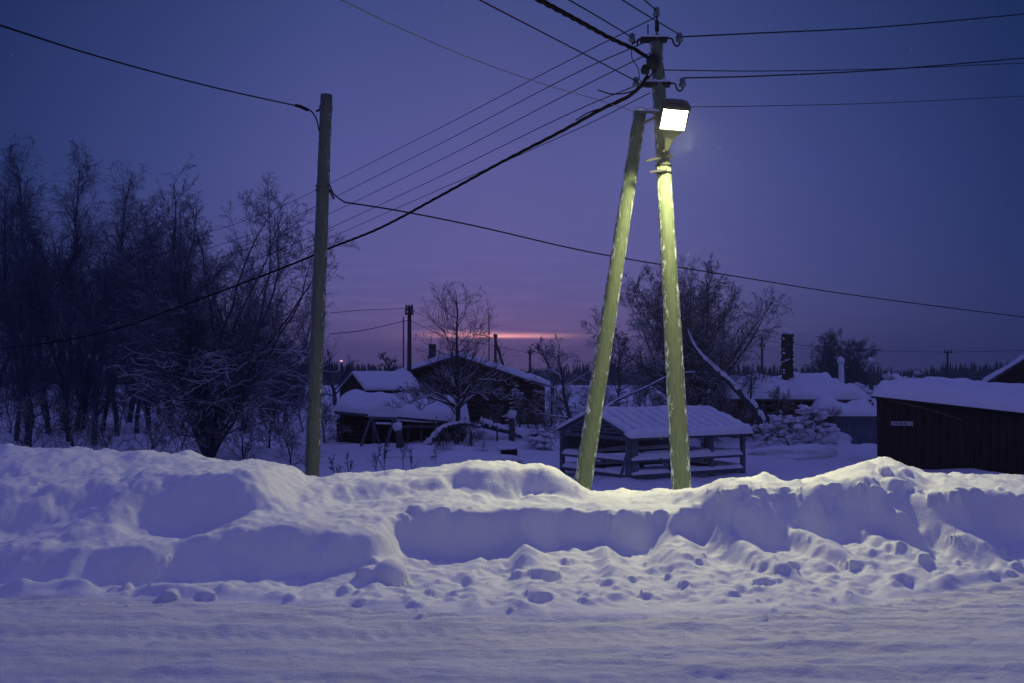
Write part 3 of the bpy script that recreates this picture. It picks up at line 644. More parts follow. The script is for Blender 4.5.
# dark dead stalks poking from the snow
G3 = 'dead stalks in the yard snow'
stalk = grow(81, 1.1, .014, n=(6, 4, 3, 3), kids=(7, 3, 2), ang=(25, 40, 40), ratio=(.45, .5, .5), t0=.3, up=(0, .1, 0, 0), wander=.1, lean=(.1, 0))
st0 = tree('dead_stalks', spotT(336, 22), 'dead stalks sticking up right beside the plain pole', 'plant', stalk, G3, twig=M['bark'], mins=.006)
for px, Y, rz, s, lb_ in [(349, 24, 1.1, .9, 'dead stalks a step right of those at the plain pole'), (385, 26, 2.2, 1.1, 'tallest dead stalks, in front of the snowy sawhorse'), (377, 25, 3.1, .9, 'dead stalks leaning below the left legs of the sawhorse'), (403, 27, .4, 1.0, 'dense dead stalks below the capped post'), (412, 26, 5.1, .85, 'dead stalks right of the capped post'),
        (436, 30, 4.2, .6, 'short dead stalks between capped post and garden tree'), (483, 33, 1.9, .6, 'short dead stalks right of the garden tree trunk'), (537, 40, 2.9, 1.0, 'dead stalks below the snow speckled shrub'), (560, 38, .9, .9, 'dead stalks left of the greenhouse corner')]:
    copy_tree(st0, spotT(px, Y), lb_, rz, s)
# snow speckled shrub on the barn wall, snow bushes
def snow_shrub(px, Y, w, h, label, seed, nb=40, r=.10):
    nb = int(nb * 2.2); r *= .66
    loc = spotT(px, Y); e = empty('snowy_shrub', loc, label, 'shrub'); rr = random.Random(seed)
    g = grow(seed, h, .03, n=(6, 6, 5, 3), kids=(20, 7, 4), ang=(50, 45, 40), ratio=(.7 * w / h, .5, .5), t0=.02, up=(0, .04, 0, 0), wander=.22)
    tubes_mesh('branches', g, M['frost'], e, mins=.006)
    m = MB(); ends = [pts[-1] for lv, pts, rd in g if lv == 2] + [pts[3] for lv, pts, rd in g if lv == 1]
    for i in range(nb):
        p = rr.choice(ends); m.add(*blob(p, r * rr.uniform(.4, 1.2), rr.uniform(1, 1.9), 1.2, rr.uniform(.4, .8), seed + i, amp=.55, nu=9, nv=6))
    m.build('snow_clumps', M['cap'], e, True); return e
snow_shrub(519, 50, 1.4, 2.2, 'snow speckled shrub against the right wall of the barn', 91, 60, .08)
snow_shrub(790, 36, 2.2, .95, 'snow smothered bush at the foot of the leaning trunk', 92, 70, .16)
snow_shrub(808, 38, 1.6, 1.25, 'second snow smothered bush before the plank wall', 93, 60, .15)
snow_shrub(556, 47, 1.5, 1.9, 'frosted bush behind the thin yard post', 94, 50, .14)
snow_shrub(590, 44, 1.6, 2.2, 'frosted bush seen between the two legs of the lamp pole', 95, 60, .16)
snow_shrub(622, 46, 1.6, 1.9, 'frosted bush above the left end of the greenhouse roof', 96, 50, .15)
snow_shrub(655, 47, 1.8, 1.8, 'frosted bush above the middle of the greenhouse roof', 97, 50, .15)
snow_shrub(866, 46, 1.6, 2.2, 'snow smothered bush above the blue grey fence', 98, 60, .2)
snow_shrub(540, 36, 1.0, .7, 'low snowed in bush in the open yard', 99, 40, .13)
snow_shrub(915, 60, 2.4, 2.6, 'snowed over bush showing above the dark red shed roof', 100, 60, .25)

# ------------------------------------------------------------------ far forest (a mass) and low hills of snow
def far_wood(name, label, x0, x1, Y0, Y1, n, h0, h1, seed):
    rr = random.Random(seed); m = MB()
    for i in range(n):
        Y = rr.uniform(Y0, Y1); x = rr.uniform(x0, x1) * Y / ((Y0 + Y1) / 2); h = rr.uniform(h0, h1) * (.85 + .3 * float(vnoise(np.array([x * .03]), np.array([0.]), 3)[0])); z = YARD - .5
        w = h * rr.uniform(.13, .2); k = 6; tiers = 5; V = []; Fc = []
        for t in range(tiers):
            f = t / tiers; zr = z + h * (.08 + .85 * f); r = w * (1 - f) * rr.uniform(.85, 1.2); zt = zr + h * .30 * (1 - f * .3)
            b = len(V); a0 = rr.random() * 6
            for j in range(k): V.append(Vector((x + r * math.cos(a0 + j * 6.283 / k) * rr.uniform(.7, 1.2), Y + r * math.sin(a0 + j * 6.283 / k), zr - rr.uniform(0, .05) * h)))
            V.append(Vector((x, Y, min(z + h, zt)))); Fc += [(b + j, b + (j + 1) % k, b + k) for j in range(k)]
        m.add(V, Fc)
    o = m.build(name, M['conifer']); tag(o, label, 'forest', None, 'stuff'); return o
far_wood('forest', 'dark spruce forest along the horizon', -330, 330, 290, 380, 4200, 6.8, 9.3, 1)
def clump_tree(px, Y, h, w, label, seed):
    g = grow(seed, h, .2, n=(8, 8, 6, 4), kids=(20, 9, 6), ang=(50, 42, 42), ratio=(.5 * w, .5, .5), t0=.12, up=(0, .06, .03, 0), wander=.17)
    return tree('bare_tree', spotT(px, Y), label, 'tree', g, mins=.02)
clump_tree(396, 110, 5.4, .9, 'distant round bare tree just left of the far utility pole with insulators', 401)
clump_tree(553, 120, 7.0, 1.0, 'distant bare tree behind the gap right of the barn', 402)
clump_tree(335, 90, 6.0, 1.1, 'distant bare tree right of the plain pole', 403)
clump_tree(618, 100, 6.5, 1.2, 'distant bare tree between the lamp pole and its brace', 404)

# ------------------------------------------------------------------ barn, house and log shed in the middle
Yb = 55.0
def bx(px, Y=Yb): return X_of(px, Y)
barn = empty('barn', (bx(457), Yb, YARD), 'dark log barn with a wide snow edged gable facing the road', 'barn'); o0 = Vector(barn.location)
def L(p): return Vector(p) - o0
xl, xr, xa, xe = bx(388), bx(524), bx(457), bx(545)
za, zl, zr_ = Z_of(357, Yb), Z_of(379, Yb), Z_of(380, Yb)
D = 9.0
m = MB(); f = [L((xl, Yb, YARD - .2)), L((xr, Yb, YARD - .2)), L((xr, Yb, zr_)), L((xa, Yb, za)), L((xl, Yb, zl))]; bk = [p + Vector((0, D, 0)) for p in f]
m.add(f + bk, [(0, 1, 2, 3, 4), (9, 8, 7, 6, 5), (0, 5, 6, 1), (1, 6, 7, 2), (4, 9, 5, 0)]); m.build('wall', M['log'], barn)
m = MB()
for i in range(11):    # log courses proud of the gable
    z = YARD + .18 + i * .3
    if z > za - .4: break
    def edgex(zz, s):
        if s < 0: return xl if zz < zl else xl + (xa - xl) * (zz - zl) / (za - zl)
        return xr if zz < zr_ else xr - (xr - xa) * (zz - zr_) / (za - zr_)
    a, b = edgex(z + .14, -1) + .05, edgex(z + .14, 1) - .05
    m.tube([L((a, Yb + .02, z)), L(((a + b) / 2, Yb + .0, z + .01)), L((b, Yb + .02, z))], .15, 8)
m.build('log_course', M['log'], barn, True)
m = MB(); m.box(L((xa - 2.6, Yb - .14, Z_of(378.5, Yb))), (9.4 * .0 + 6.4, .08, .12)); m.build('beam', M['grey'], barn)
m = MB(); ww = xe - xr
f = [L((xr + .01, Yb + .3, YARD - .2)), L((xe, Yb + .3, YARD - .2)), L((xe, Yb + .3, Z_of(387, Yb))), L((xr + .01, Yb + .3, Z_of(381, Yb)))]
m.add(f + [p + Vector((0, D - 1, 0)) for p in f], [(0, 1, 2, 3), (7, 6, 5, 4), (1, 5, 6, 2), (0, 4, 5, 1)]); m.build('lean_to', M['log'], barn)
m = MB(); m.box(L((bx(534), Yb + .25, YARD + .85)), (.75, .08, 1.5)); m.build('door', M['plank'], barn)
def roof_pair(parent, Lf, xl, xa, xr, zl, za, zr, Y, D, t, ov=.35, fo=.4, names=('roof', 'roof_snow'), seed=1):
    for s, (xe_, ze_) in enumerate(((xl, zl), (xr, zr))):
        k = (1 + ov / abs(xa - xe_)); ex = xa + (xe_ - xa) * k; ez = za + (ze_ - za) * k
        c = [(ex, Y - fo, ez), (xa, Y - fo, za), (xa, Y + D + fo, za), (ex, Y + D + fo, ez)]
        if s: c = [c[1], c[0], c[3], c[2]]
        c = [Lf(p) for p in c]
        V = [p + Vector((0, 0, .01)) for p in c] + [p + Vector((0, 0, .09)) for p in c]
        MB().add(V, [(0, 3, 2, 1), (4, 5, 6, 7), (0, 1, 5, 4), (1, 2, 6, 5), (2, 3, 7, 6), (3, 0, 4, 7)]).build(names[0], M['grey'], parent)
        MB().add(*snow_slab([p + Vector((0, 0, .1)) for p in c], t, seed=seed + s)).build(names[1], M['cap'], parent, True)
roof_pair(barn, L, xl, xa, xr, zl, za, zr_, Yb, D, .26, seed=3)
c = [L((xr + .1, Yb - .2, Z_of(377, Yb) + .02)), L((xe + .35, Yb - .2, Z_of(388, Yb) + .05)), L((xe + .35, Yb + D - .6, Z_of(388, Yb) + .05)), L((xr + .1, Yb + D - .6, Z_of(377, Yb) + .02))]
MB().add(*snow_slab(c, .26, seed=7)).build('roof_snow', M['cap'], barn, True)
MB().box(L((bx(428), Yb + 3, Z_of(357, Yb) + .2)), (.4, .4, 1.2)).build('chimney', M['brick'], barn)

# small gabled house left of the barn
Yh = 50.0
hs = empty('cottage', (X_of(362, Yh), Yh, YARD), 'small cottage with a dark gable and smooth snowy roof left of the barn', 'cottage', rz=0); o1 = Vector(hs.location)
L1 = lambda p: Vector(p) - o1
A0, A1, Ap = Vector((X_of(336, Yh + 1), Yh + 2.2, Z_of(389, Yh))), Vector((X_of(364, Yh - 1), Yh - .6, Z_of(389, Yh))), Vector((X_of(350.5, Yh), Yh + .8, Z_of(373, Yh)))
dv = Vector((A1 - A0)); dv.z = 0; rd = Vector((-dv.y, dv.x, 0)).normalized()
if rd.x < 0: rd = -rd
rd = Vector((.93, .36, 0)) * 3.0
def dn(p): return Vector((p.x, p.y, YARD - .2))
V = [L1(p) for p in (dn(A0), dn(A1), A1, Ap, A0)]; V2 = [p + rd for p in V]
MB().add(V + V2, [(0, 1, 2, 3, 4), (9, 8, 7, 6, 5), (1, 6, 7, 2), (0, 4, 9, 5)]).build('wall', M['log'], hs)
e = rd.normalized() * .06
dn1 = (A1 - Ap).normalized() * .12
MB().add(*snow_slab([L1(A1 + dn1 - e), L1(A1 + dn1 + rd), L1(Ap + rd), L1(Ap - e)], .16, seed=12)).build('roof_snow', M['cap'], hs, True)
dn0 = (A0 - Ap).normalized() * .3
MB().add(*snow_slab([L1(Ap - e), L1(Ap + rd), L1(A0 + dn0 + rd), L1(A0 + dn0 - e)], .15, seed=13)).build('roof_snow', M['cap'], hs, True)

# low log shed with a thick cushion of snow
Ys = 41.0
ls = empty('log_shed', (X_of(400, Ys), Ys, YARD), 'low log shed sagging under a thick cushion of snow', 'shed'); o2 = Vector(ls.location)
L2 = lambda p: Vector(p) - o2
m = MB(); x0, x1 = X_of(339, Ys), X_of(463, Ys)
m.box(L2(((x0 + x1) / 2, Ys + 2.0, YARD + .3)), (x1 - x0, 3.0, 1.15)); m.build('wall', M['log'], ls)
m = MB()
for i in range(5): m.tube([L2((x0 - .15, Ys + .48, YARD + .05 + .2 * i)), L2((X_of(373, Ys), Ys + .47, YARD + .05 + .2 * i))], .095, 8)
m.build('log_course', M['log'], ls, True)
MB().box(L2((X_of(373, Ys), Ys + .35, YARD + .45)), (.14, .14, 1.3)).build('post', M['grey'], ls)
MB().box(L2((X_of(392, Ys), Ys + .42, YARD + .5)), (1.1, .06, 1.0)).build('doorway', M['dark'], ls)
for i in range(5):
    MB().box(L2((X_of(408 + 13 * i, Ys), Ys + .2, YARD + .35)), (.08, .08, .75)).build('fence_picket', M['grey'], ls)
m = MB().box(L2((X_of(434, Ys), Ys + .12, YARD + .62)), (2.6, .06, .1)); m.build('rail', M['frame'], ls)
cs = [L2((X_of(333, Ys - .4), Ys - .1, Z_of(411, Ys))), L2((X_of(470, Ys - .4), Ys - .5, Z_of(423, Ys - .5))), L2((X_of(466, Ys + 3), Ys + 3.6, Z_of(406, Ys + 3.6))), L2((X_of(335, Ys + 3), Ys + 3.6, Z_of(404, Ys + 3.6)))]
MB().add(*snow_slab(cs, .58, 40, 22, amp=.12, seed=22, sag=.16)).build('roof_snow', M['cap'], ls, True)
MB().add(*[[p - Vector((0, 0, .0)) for p in cs] + [p - Vector((0, 0, .1)) for p in cs], [(0, 1, 2, 3), (7, 6, 5, 4), (0, 4, 5, 1), (1, 5, 6, 2), (2, 6, 7, 3), (3, 7, 4, 0)]]).build('roof', M['grey'], ls)

# sawhorse with snow on the top bar
sw = empty('sawhorse', spot(383, 37), 'white snow topped sawhorse with splayed legs before the log shed', 'sawhorse'); o3 = Vector(sw.location); L3 = lambda p: Vector(p) - o3
for a, b in (((370.5, 418), (361, 446)), ((371.5, 418), (380, 444)), ((394, 419), (385, 448)), ((395, 419), (406, 451))):
    Y = 37 + (.4 if b[0] in (380, 406) else -.3)
    MB().beam(L3(at(*a, 37)), L3(at(*b, Y)), .07, .07).build('leg', M['frame'], sw)
MB().beam(L3(at(369, 417.5, 37)), L3(at(396, 418.5, 37)), .1, .1).build('top_bar', M['frame'], sw)
MB().tube([L3(at(368, 415.8, 37)), L3(at(376, 415, 37)), L3(at(388, 415.6, 37)), L3(at(397, 417, 37))], [.05, .085, .08, .04], 8).build('bar_snow', M['cap'], sw, True)
MB().beam(L3(at(376, 423, 37)), L3(at(391, 423.5, 37)), .12, .07).build('shelf', M['cap'], sw)
def post(name, px, y0, Y, w, label, cat='post', capr=1.3, m_='grey', lean=0):
    b = spot(px, Y); e = empty(name, b, label, cat); t = at(px + lean, y0, Y) - b
    MB().tube([Vector((0, 0, -.2)), t * .5 + Vector((w * .1, 0, 0)), t], [w / 2, w / 2 * .96, w / 2 * .9], 8, jit=.08).build('shaft', M[m_], e, True)
    if capr: MB().add(*blob(t + Vector((0, 0, w * .25)), w * .55 * capr, 1, 1, .9, int(px), nu=10, nv=6)).build('snow_cap', M['cap'], e, True)
    return e
post('fence_post', 400, 428, 36, .26, 'stout leaning post wearing a cap of snow beside the sawhorse', lean=-2)
post('fence_post', 511.5, 416, 39, .24, 'thick post with a tall snow cap in the open yard before the barn', capr=1.6)
post('fence_post', 497, 425, 38, .07, 'thin bare stake left of the thick snow capped yard post', capr=0)
post('fence_post', 551.5, 366, 46, .10, 'tall thin post at the right corner of the barn', capr=0)
post('fence_post', 439, 430, 37, .10, 'short stake at the left of the garden tree trunk', capr=1.2)
post('fence_post', 471, 430, 38, .11, 'short stake at the right of the garden tree trunk', capr=1.2)
post('fence_post', 841, 362, 52, .32, 'pale snow plastered post standing above the woodshed roof', capr=1.2, m_='cap')
post('fence_post', 870.5, 361, 54, .26, 'grey post above the bush near the blue grey fence', capr=1.1)
post('fence_post', 878, 362, 55, .12, 'thin grey post close to the grey one above the fence', capr=0)
post('fence_post', 753.5, 371, 50, .24, 'stubby pipe with a snow cap behind the leaning trunk', 'pipe', capr=1.3)
cr = empty('crate', spot(509, 34), 'small dark slatted crate half buried in the yard snow', 'crate'); m = MB()
for i in range(6): m.box((-.25 + .1 * i, 0, .06), (.07, .34, .34))
m.box((0, 0, .06), (.56, .28, .26)); m.build('slats', M['dark'], cr)
MB().add(*blob((-.1, 0, .23), .26, 1.3, .8, .35, 5)).build('snow_cap', M['cap'], cr, True)

# mounds of snow lying over unseen things
for k, (px, Y, w, h, lb_) in enumerate([(440, 34, 1.9, .30, 'low wide mound of snow before the garden tree'), (470, 31, 1.4, .22, 'smaller snow mound in front of the wide one'), (522, 43, 1.4, .55, 'round snow heap before the barn'),
        (500, 44, 1.2, .45, 'snow heap behind the thick yard post'), (828, 40, .9, .45, 'round snow heap beside the blue grey fence'), (795, 34, 1.5, .35, 'wide snow heap under the smothered bush'), (566, 44, 1.1, .8, 'tall snow heap between barn and greenhouse')]):
    p = spot(px, Y); V, Fc = blob((0, 0, 0), 1, w, w * .8, h, 700 + k, amp=.18, nu=28, nv=16)
    o = mesh_obj('snow_heap', V, Fc, M['cap'], None, True, p); tag(o, lb_, 'snow heap')

# ------------------------------------------------------------------ greenhouse frame
gh = empty('greenhouse', (X_of(628, 26), 26, YARD), 'timber greenhouse frame with a ribbed snowy roof behind the lamp pole', 'greenhouse', rz=R(32)); GL, GW, EH, RH = 4.1, 3.0, 1.06, .56
gh.location.z = gz(gh.location.x, 26) - .02
def gp(x, y, z): return Vector((x, y, z))
for i, x in enumerate((0, 1.45, 2.9, GL)):
    for y in (0, GW):
        MB().box((x, y, EH / 2 - .1), (.11, .11, EH + .18)).build('post', M['frame'], gh)
MB().box((0, GW / 2, EH / 2 - .1), (.10, .10, EH + .18)).build('post', M['frame'], gh)
MB().box((GL, GW / 2, EH / 2 - .1), (.10, .10, EH + .18)).build('post', M['frame'], gh)
for z, h in ((EH - .04, .10), (.42, .07), (.03, .10)):
    for y in (-.002, GW + .002):
        MB().box((GL / 2, y, z), (GL + .1, .06, h)).build('rail', M['frame'], gh)
        if z < 1: MB().add(*snow_slab([(.05, y - .08, z + h / 2), (GL - .05, y - .08, z + h / 2), (GL - .05, y + .08, z + h / 2), (.05, y + .08, z + h / 2)], .24 if z > .3 else .12, 30, 6, seed=int(z * 9 + y))).build('rail_snow', M['cap'], gh, True)
    for x in (-.003, GL + .003):
        MB().box((x, GW / 2, z), (.06, GW + .02, h * .97)).build('rail', M['frame'], gh)
        if z < 1: MB().add(*snow_slab([(x - .07, .06, z + h / 2), (x + .07, .06, z + h / 2), (x + .07, GW - .06, z + h / 2), (x - .07, GW - .06, z + h / 2)], .14, 6, 24, seed=int(z * 9 + x + 3))).build('rail_snow', M['cap'], gh, True)
for a, b in (((0.02, -.05, .95), (-.35, -.10, .0)), ((1.45, -.06, .08), (1.0, -.06, .48))):
    MB().beam(a, b, .05, .06).build('brace', M['frame'], gh)
MB().box((.18, -.02, .52), (.2, .07, 1.1)).build('board', M['frame'], gh)
for i in range(10):
    x = GL * i / 9
    for s in (0, 1): MB().beam((x, -.12 + s * (GW + .24), EH - .03), (x, GW / 2, EH + RH), .05, .08).build('rafter', M['frame'], gh)
MB().beam((-.05, GW / 2, EH + RH + .02), (GL + .05, GW / 2, EH + RH + .02), .06, .1).build('ridge_beam', M['frame'], gh)
for k in range(1, 6):   # open slats of the end gable
    f_ = k / 6; w = GW / 2 * (1 - f_)
    MB().beam((-.02 - .001 * k, GW / 2 - w, EH + RH * f_), (-.02 - .001 * k, GW / 2 + w, EH + RH * f_), .04, .05).build('gable_slat', M['frame'], gh)
ov = .10
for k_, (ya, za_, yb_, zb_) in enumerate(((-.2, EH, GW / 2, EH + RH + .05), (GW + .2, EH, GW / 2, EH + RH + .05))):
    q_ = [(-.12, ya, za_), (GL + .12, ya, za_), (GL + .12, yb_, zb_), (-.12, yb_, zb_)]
    MB().add([Vector(p) + Vector((0, 0, .015)) for p in q_] + [Vector(p) + Vector((0, 0, .035)) for p in q_], [(0, 1, 2, 3), (4, 7, 6, 5), (0, 4, 5, 1), (1, 5, 6, 2), (2, 6, 7, 3), (3, 7, 4, 0)]).build('roof_shade_panel', M['pane_shade'], gh)  # dark sheet seen between the snow bars: shade of the grooves put in as colour
    m = MB(); nr_ = 12; rr = random.Random(31 + k_)
    for i_ in range(nr_):
        u0 = -.12 + (GL + .24) * (i_ + .5) / nr_; wv = (GL + .24) / nr_; nrm2 = Vector((0, -(zb_ - za_) * (1 if ya < yb_ else -1), abs(yb_ - ya))).normalized(); V = []; Fc = []; nl, nc = 14, 8
        for a_ in range(nl + 1):
            t_ = a_ / nl; c_ = Vector((u0, ya + (yb_ - ya) * t_, za_ + (zb_ - za_) * t_)); e_ = min(1, 6 * t_ + .25, 6 * (1 - t_) + .5)
            hw = wv * (.25 + .09 * e_ + .04 * rr.random() + (.10 if t_ < .12 else 0)); hh = (.12 + .05 * rr.random()) * (.5 + .5 * e_)
            for b_ in range(nc + 1):
                w_ = math.pi * b_ / nc; V.append(c_ + Vector((math.cos(w_) * hw, 0, 0)) + nrm2 * (.037 + math.sin(w_) ** .8 * hh))
        for a_ in range(nl):
            for b_ in range(nc): o_ = a_ * (nc + 1) + b_; Fc.append((o_, o_ + 1, o_ + nc + 2, o_ + nc + 1))
        Fc += [tuple(range(nc + 1)), tuple(nl * (nc + 1) + b_ for b_ in range(nc + 1))[::-1]]
        m.add(V, Fc)
    if ya < yb_:
        m.add(*snow_slab([(-.16, -.28, EH - .01), (GL + .16, -.28, EH - .01), (GL + .16, .0, EH + .10), (-.16, .0, EH + .10)], .17, 60, 10, amp=.2, seed=33))
        m.add(*snow_slab([(-.16, GW / 2 - .16, EH + RH + .02), (GL + .16, GW / 2 - .16, EH + RH + .02), (GL + .16, GW / 2 + .16, EH + RH + .02), (-.16, GW / 2 + .16, EH + RH + .02)], .15, 60, 10, amp=.2, seed=34))
        m.add(*snow_slab([(GL - .1, -.2, EH + .03), (GL + .2, -.2, EH + .03), (GL + .2, GW / 2, EH + RH + .06), (GL - .1, GW / 2, EH + RH + .06)], .17, 12, 20, amp=.2, seed=35))
    m.build('roof_snow', M['cap'], gh, True)
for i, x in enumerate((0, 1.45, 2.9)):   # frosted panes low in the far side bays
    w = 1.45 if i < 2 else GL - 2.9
    MB().box((x + w / 2, GW - .04, .76), (w - .14, .012, .42)).build('pane', M['pane_shade'], gh)

# ------------------------------------------------------------------ dark red shed on the right
rs = empty('plank_shed', (X_of(876, 28.8), 28.8, YARD), 'dark red plank shed with a long snow covered roof', 'shed'); o5 = Vector(rs.location); L5 = lambda p: Vector(p) - o5
f0, f1 = Vector((X_of(876, 28.8), 28.8, 0)), Vector((X_of(1024, 26.9) + 3.2, 25.8, 0)); dd = (f1 - f0).normalized(); back = Vector((-dd.y, dd.x, 0)) * 5.0
zt0, zt1 = Z_of(398, 28.8), Z_of(421, 26.9) - .25
LN = (f1 - f0).length
ctr = [f0, f1, f1 + back, f0 + back]; tz = [zt0, zt1, zt1 + .55, zt0 + .3]
V = [L5((p.x, p.y, YARD - .35)) for p in ctr] + [L5((p.x, p.y, z)) for p, z in zip(ctr, tz)]
MB().add(V, [(0, 1, 5, 4), (1, 2, 6, 5), (2, 3, 7, 6), (3, 0, 4, 7), (4, 5, 6, 7)]).build('wall', M['redplank'], rs)
m = MB(); n = 34; nrm = Vector((dd.y, -dd.x, 0)); rr = random.Random(8)
for i in range(n):
    s = (i + .5) / n; p = f0.lerp(f1, s); ztop = zt0 + (zt1 - zt0) * s - .02 - .03 * rr.random(); pr = rr.choice((.012, .022, .03))
    q = dd.to_track_quat('X', 'Z'); m.box(L5(p + nrm * pr / 2 + Vector((0, 0, (ztop + YARD - .3) / 2))), (LN / n - .018, pr + .01, ztop - YARD + .3), rot=q)
m.build('planks', M['redplank'], rs)
MB().beam(L5(f0 + nrm * .1 + Vector((0, 0, zt0 - .02))), L5(f1 + nrm * .1 + Vector((0, 0, zt1 - .02))), .1, .1).build('eave_board', M['dark'], rs)
MB().tube([L5(at(888, 400, 28.4)), L5(at(925, 408, 28.0)), L5(at(962, 420, 27.6))], .025, 6).build('pole_under_eave', M['plank'], rs)
pl = at(902, 423.5, 28.3)
q = dd.to_track_quat('X', 'Z')
sg = MB().box(L5(pl), (.58, .03, .12), rot=q).build('name_board', M['plate'], rs)
m = MB(); rr = random.Random(4)
for i in range(9):
    c_ = pl + dd * (-.24 + .06 * i) + nrm * .018
    if i == 7: continue
    m.box(L5(c_), (.012, .006, .07), rot=q); m.box(L5(c_ + dd * .018 + Vector((0, 0, rr.choice((-.02, 0, .02))))), (.028, .006, .012), rot=q)
    if i % 2: m.box(L5(c_ + dd * .034), (.012, .0062, .065), rot=q)
m.build('lettering', M['dark'], sg).parent = sg
co_ = [f0 - dd * .12 + nrm * .30, f1 + dd * .3 + nrm * .30, f1 + back + dd * .3, f0 + back - dd * .12]; cz = [zt0 + .06, zt1 + .06, 1.02, 1.10]
slab = [L5((p.x, p.y, z)) for p, z in zip(co_, cz)]
MB().add(slab + [p - Vector((0, 0, .05)) for p in slab], [(0, 1, 2, 3), (7, 6, 5, 4), (0, 4, 5, 1), (1, 5, 6, 2), (2, 6, 7, 3), (3, 7, 4, 0)]).build('roof', M['dark'], rs)
MB().add(*snow_slab([p + Vector((0, 0, .003)) for p in slab], .40, 50, 26, amp=.18, seed=42, over=.10)).build('roof_snow', M['cap'], rs, True)

# woodshed in the middle right
wsd = empty('woodshed', (X_of(790, 44), 44, YARD), 'long brown woodshed under ragged snow with a brick chimney', 'woodshed'); o6 = Vector(wsd.location); L6 = lambda p: Vector(p) - o6
Yw = 44.0; x0, x1 = X_of(733, Yw), X_of(856, Yw); ze = Z_of(399, Yw)
MB().box(L6(((x0 + x1) / 2, Yw + 2.6, (ze + YARD) / 2 - .1)), (x1 - x0, 5, ze - YARD + .2)).build('wall', M['plank'], wsd)
m = MB()
for i in range(40):
    w = (x1 - x0) / 40; pr = .02 + .02 * ((i * 7) % 3)
    if i in (9, 10, 11, 24, 25, 26, 27): continue
    m.box(L6((x0 + w * (i + .5), Yw + .09 - pr / 2, (ze + YARD) / 2 - .1)), (w - .02, pr, ze - YARD + .1))
m.build('planks', M['plank'], wsd)
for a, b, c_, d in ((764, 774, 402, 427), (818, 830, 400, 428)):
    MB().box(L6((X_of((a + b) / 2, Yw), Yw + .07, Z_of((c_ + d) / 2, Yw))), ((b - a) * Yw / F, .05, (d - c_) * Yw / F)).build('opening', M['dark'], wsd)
for px_, z_ in ((769, 406), (769, 413), (769, 420), (824, 407), (824, 416)):
    MB().box(L6((X_of(px_, Yw), Yw - .01, Z_of(z_, Yw))), (.45, .06, .07)).build('shelf_board', M['frame'], wsd)
for px_ in (745, 762, 777, 800, 815, 833): MB().box(L6((X_of(px_, Yw), Yw - .1, (ze + YARD) / 2 - .1)), (.12, .12, ze - YARD + .2)).build('post', M['grey'], wsd)
cs = [L6((x0 - .4, Yw - .5, ze + .02)), L6((x1 + .5, Yw - .5, ze - .02)), L6((x1 + .5, Yw + 5.5, Z_of(382, Yw + 5.5))), L6((x0 - .4, Yw + 5.5, Z_of(380, Yw + 5.5)))]
MB().add(cs + [p - Vector((0, 0, .08)) for p in cs], [(0, 1, 2, 3), (7, 6, 5, 4), (0, 4, 5, 1), (1, 5, 6, 2), (2, 6, 7, 3), (3, 7, 4, 0)]).build('roof', M['grey'], wsd)
MB().add(*snow_slab([p + Vector((0, 0, .003)) for p in cs], .34, 60, 24, amp=.28, seed=52)).build('roof_snow', M['cap'], wsd, True)
Yc = 47.5; cx = X_of(787.5, Yc); zb, zt = Z_of(382, Yc), Z_of(334, Yc); m = MB(); rr = random.Random(6)
nr = 14
for i in range(nr):
    h = (zt - zb) / nr
    for sx in (-1, 1):
        m.box(L6((cx + sx * .125 + (.02 if i % 2 else -.02), Yc, zb + h * (i + .5))), (.25 - .03 * rr.random(), .44 - .02 * (i % 2), h * rr.uniform(.78, .95)))
m.box(L6((cx, Yc, (zb + zt) / 2)), (.42, .36, zt - zb)); ch = m.build('chimney', M['brick'], wsd)
m = MB()
for i in range(26): m.add(*blob(L6((cx + rr.choice((-.24, .24, rr.uniform(-.2, .2))), Yc - .22, zb + (zt - zb) * rr.random())), rr.uniform(.025, .06), 1.4, .8, .7, i, nu=7, nv=5))
m.build('stuck_snow', M['cap'], ch, True)
MB().add(*blob(L6((cx, Yc, zt + .03)), .26, 1, .9, .45, 3)).build('snow_cap', M['cap'], ch, True)

# blue grey board fence
bf = empty('board_fence', (X_of(846, 40), 40, YARD), 'low blue grey board fence topped with snow', 'fence'); m = MB(); w = 62 * 40 / F; z1 = Z_of(416, 40) - YARD
for i in range(16): m.box((-w / 2 + w / 16 * (i + .5), (i % 2) * .012, z1 / 2 - .1), (w / 16 - .01, .03, z1 + .2))
m.build('boards', M['blueboard'], bf)
MB().box((0, .06, z1 - .15), (w, .06, .1)).build('rail', M['blueboard'], bf)
MB().add(*snow_slab([(-w / 2, -.25, z1), (w / 2, -.25, z1), (w / 2, 1.2, z1 + .25), (-w / 2, 1.2, z1 + .25)], .4, 30, 12, amp=.3, seed=62)).build('fence_snow', M['cap'], bf, True)

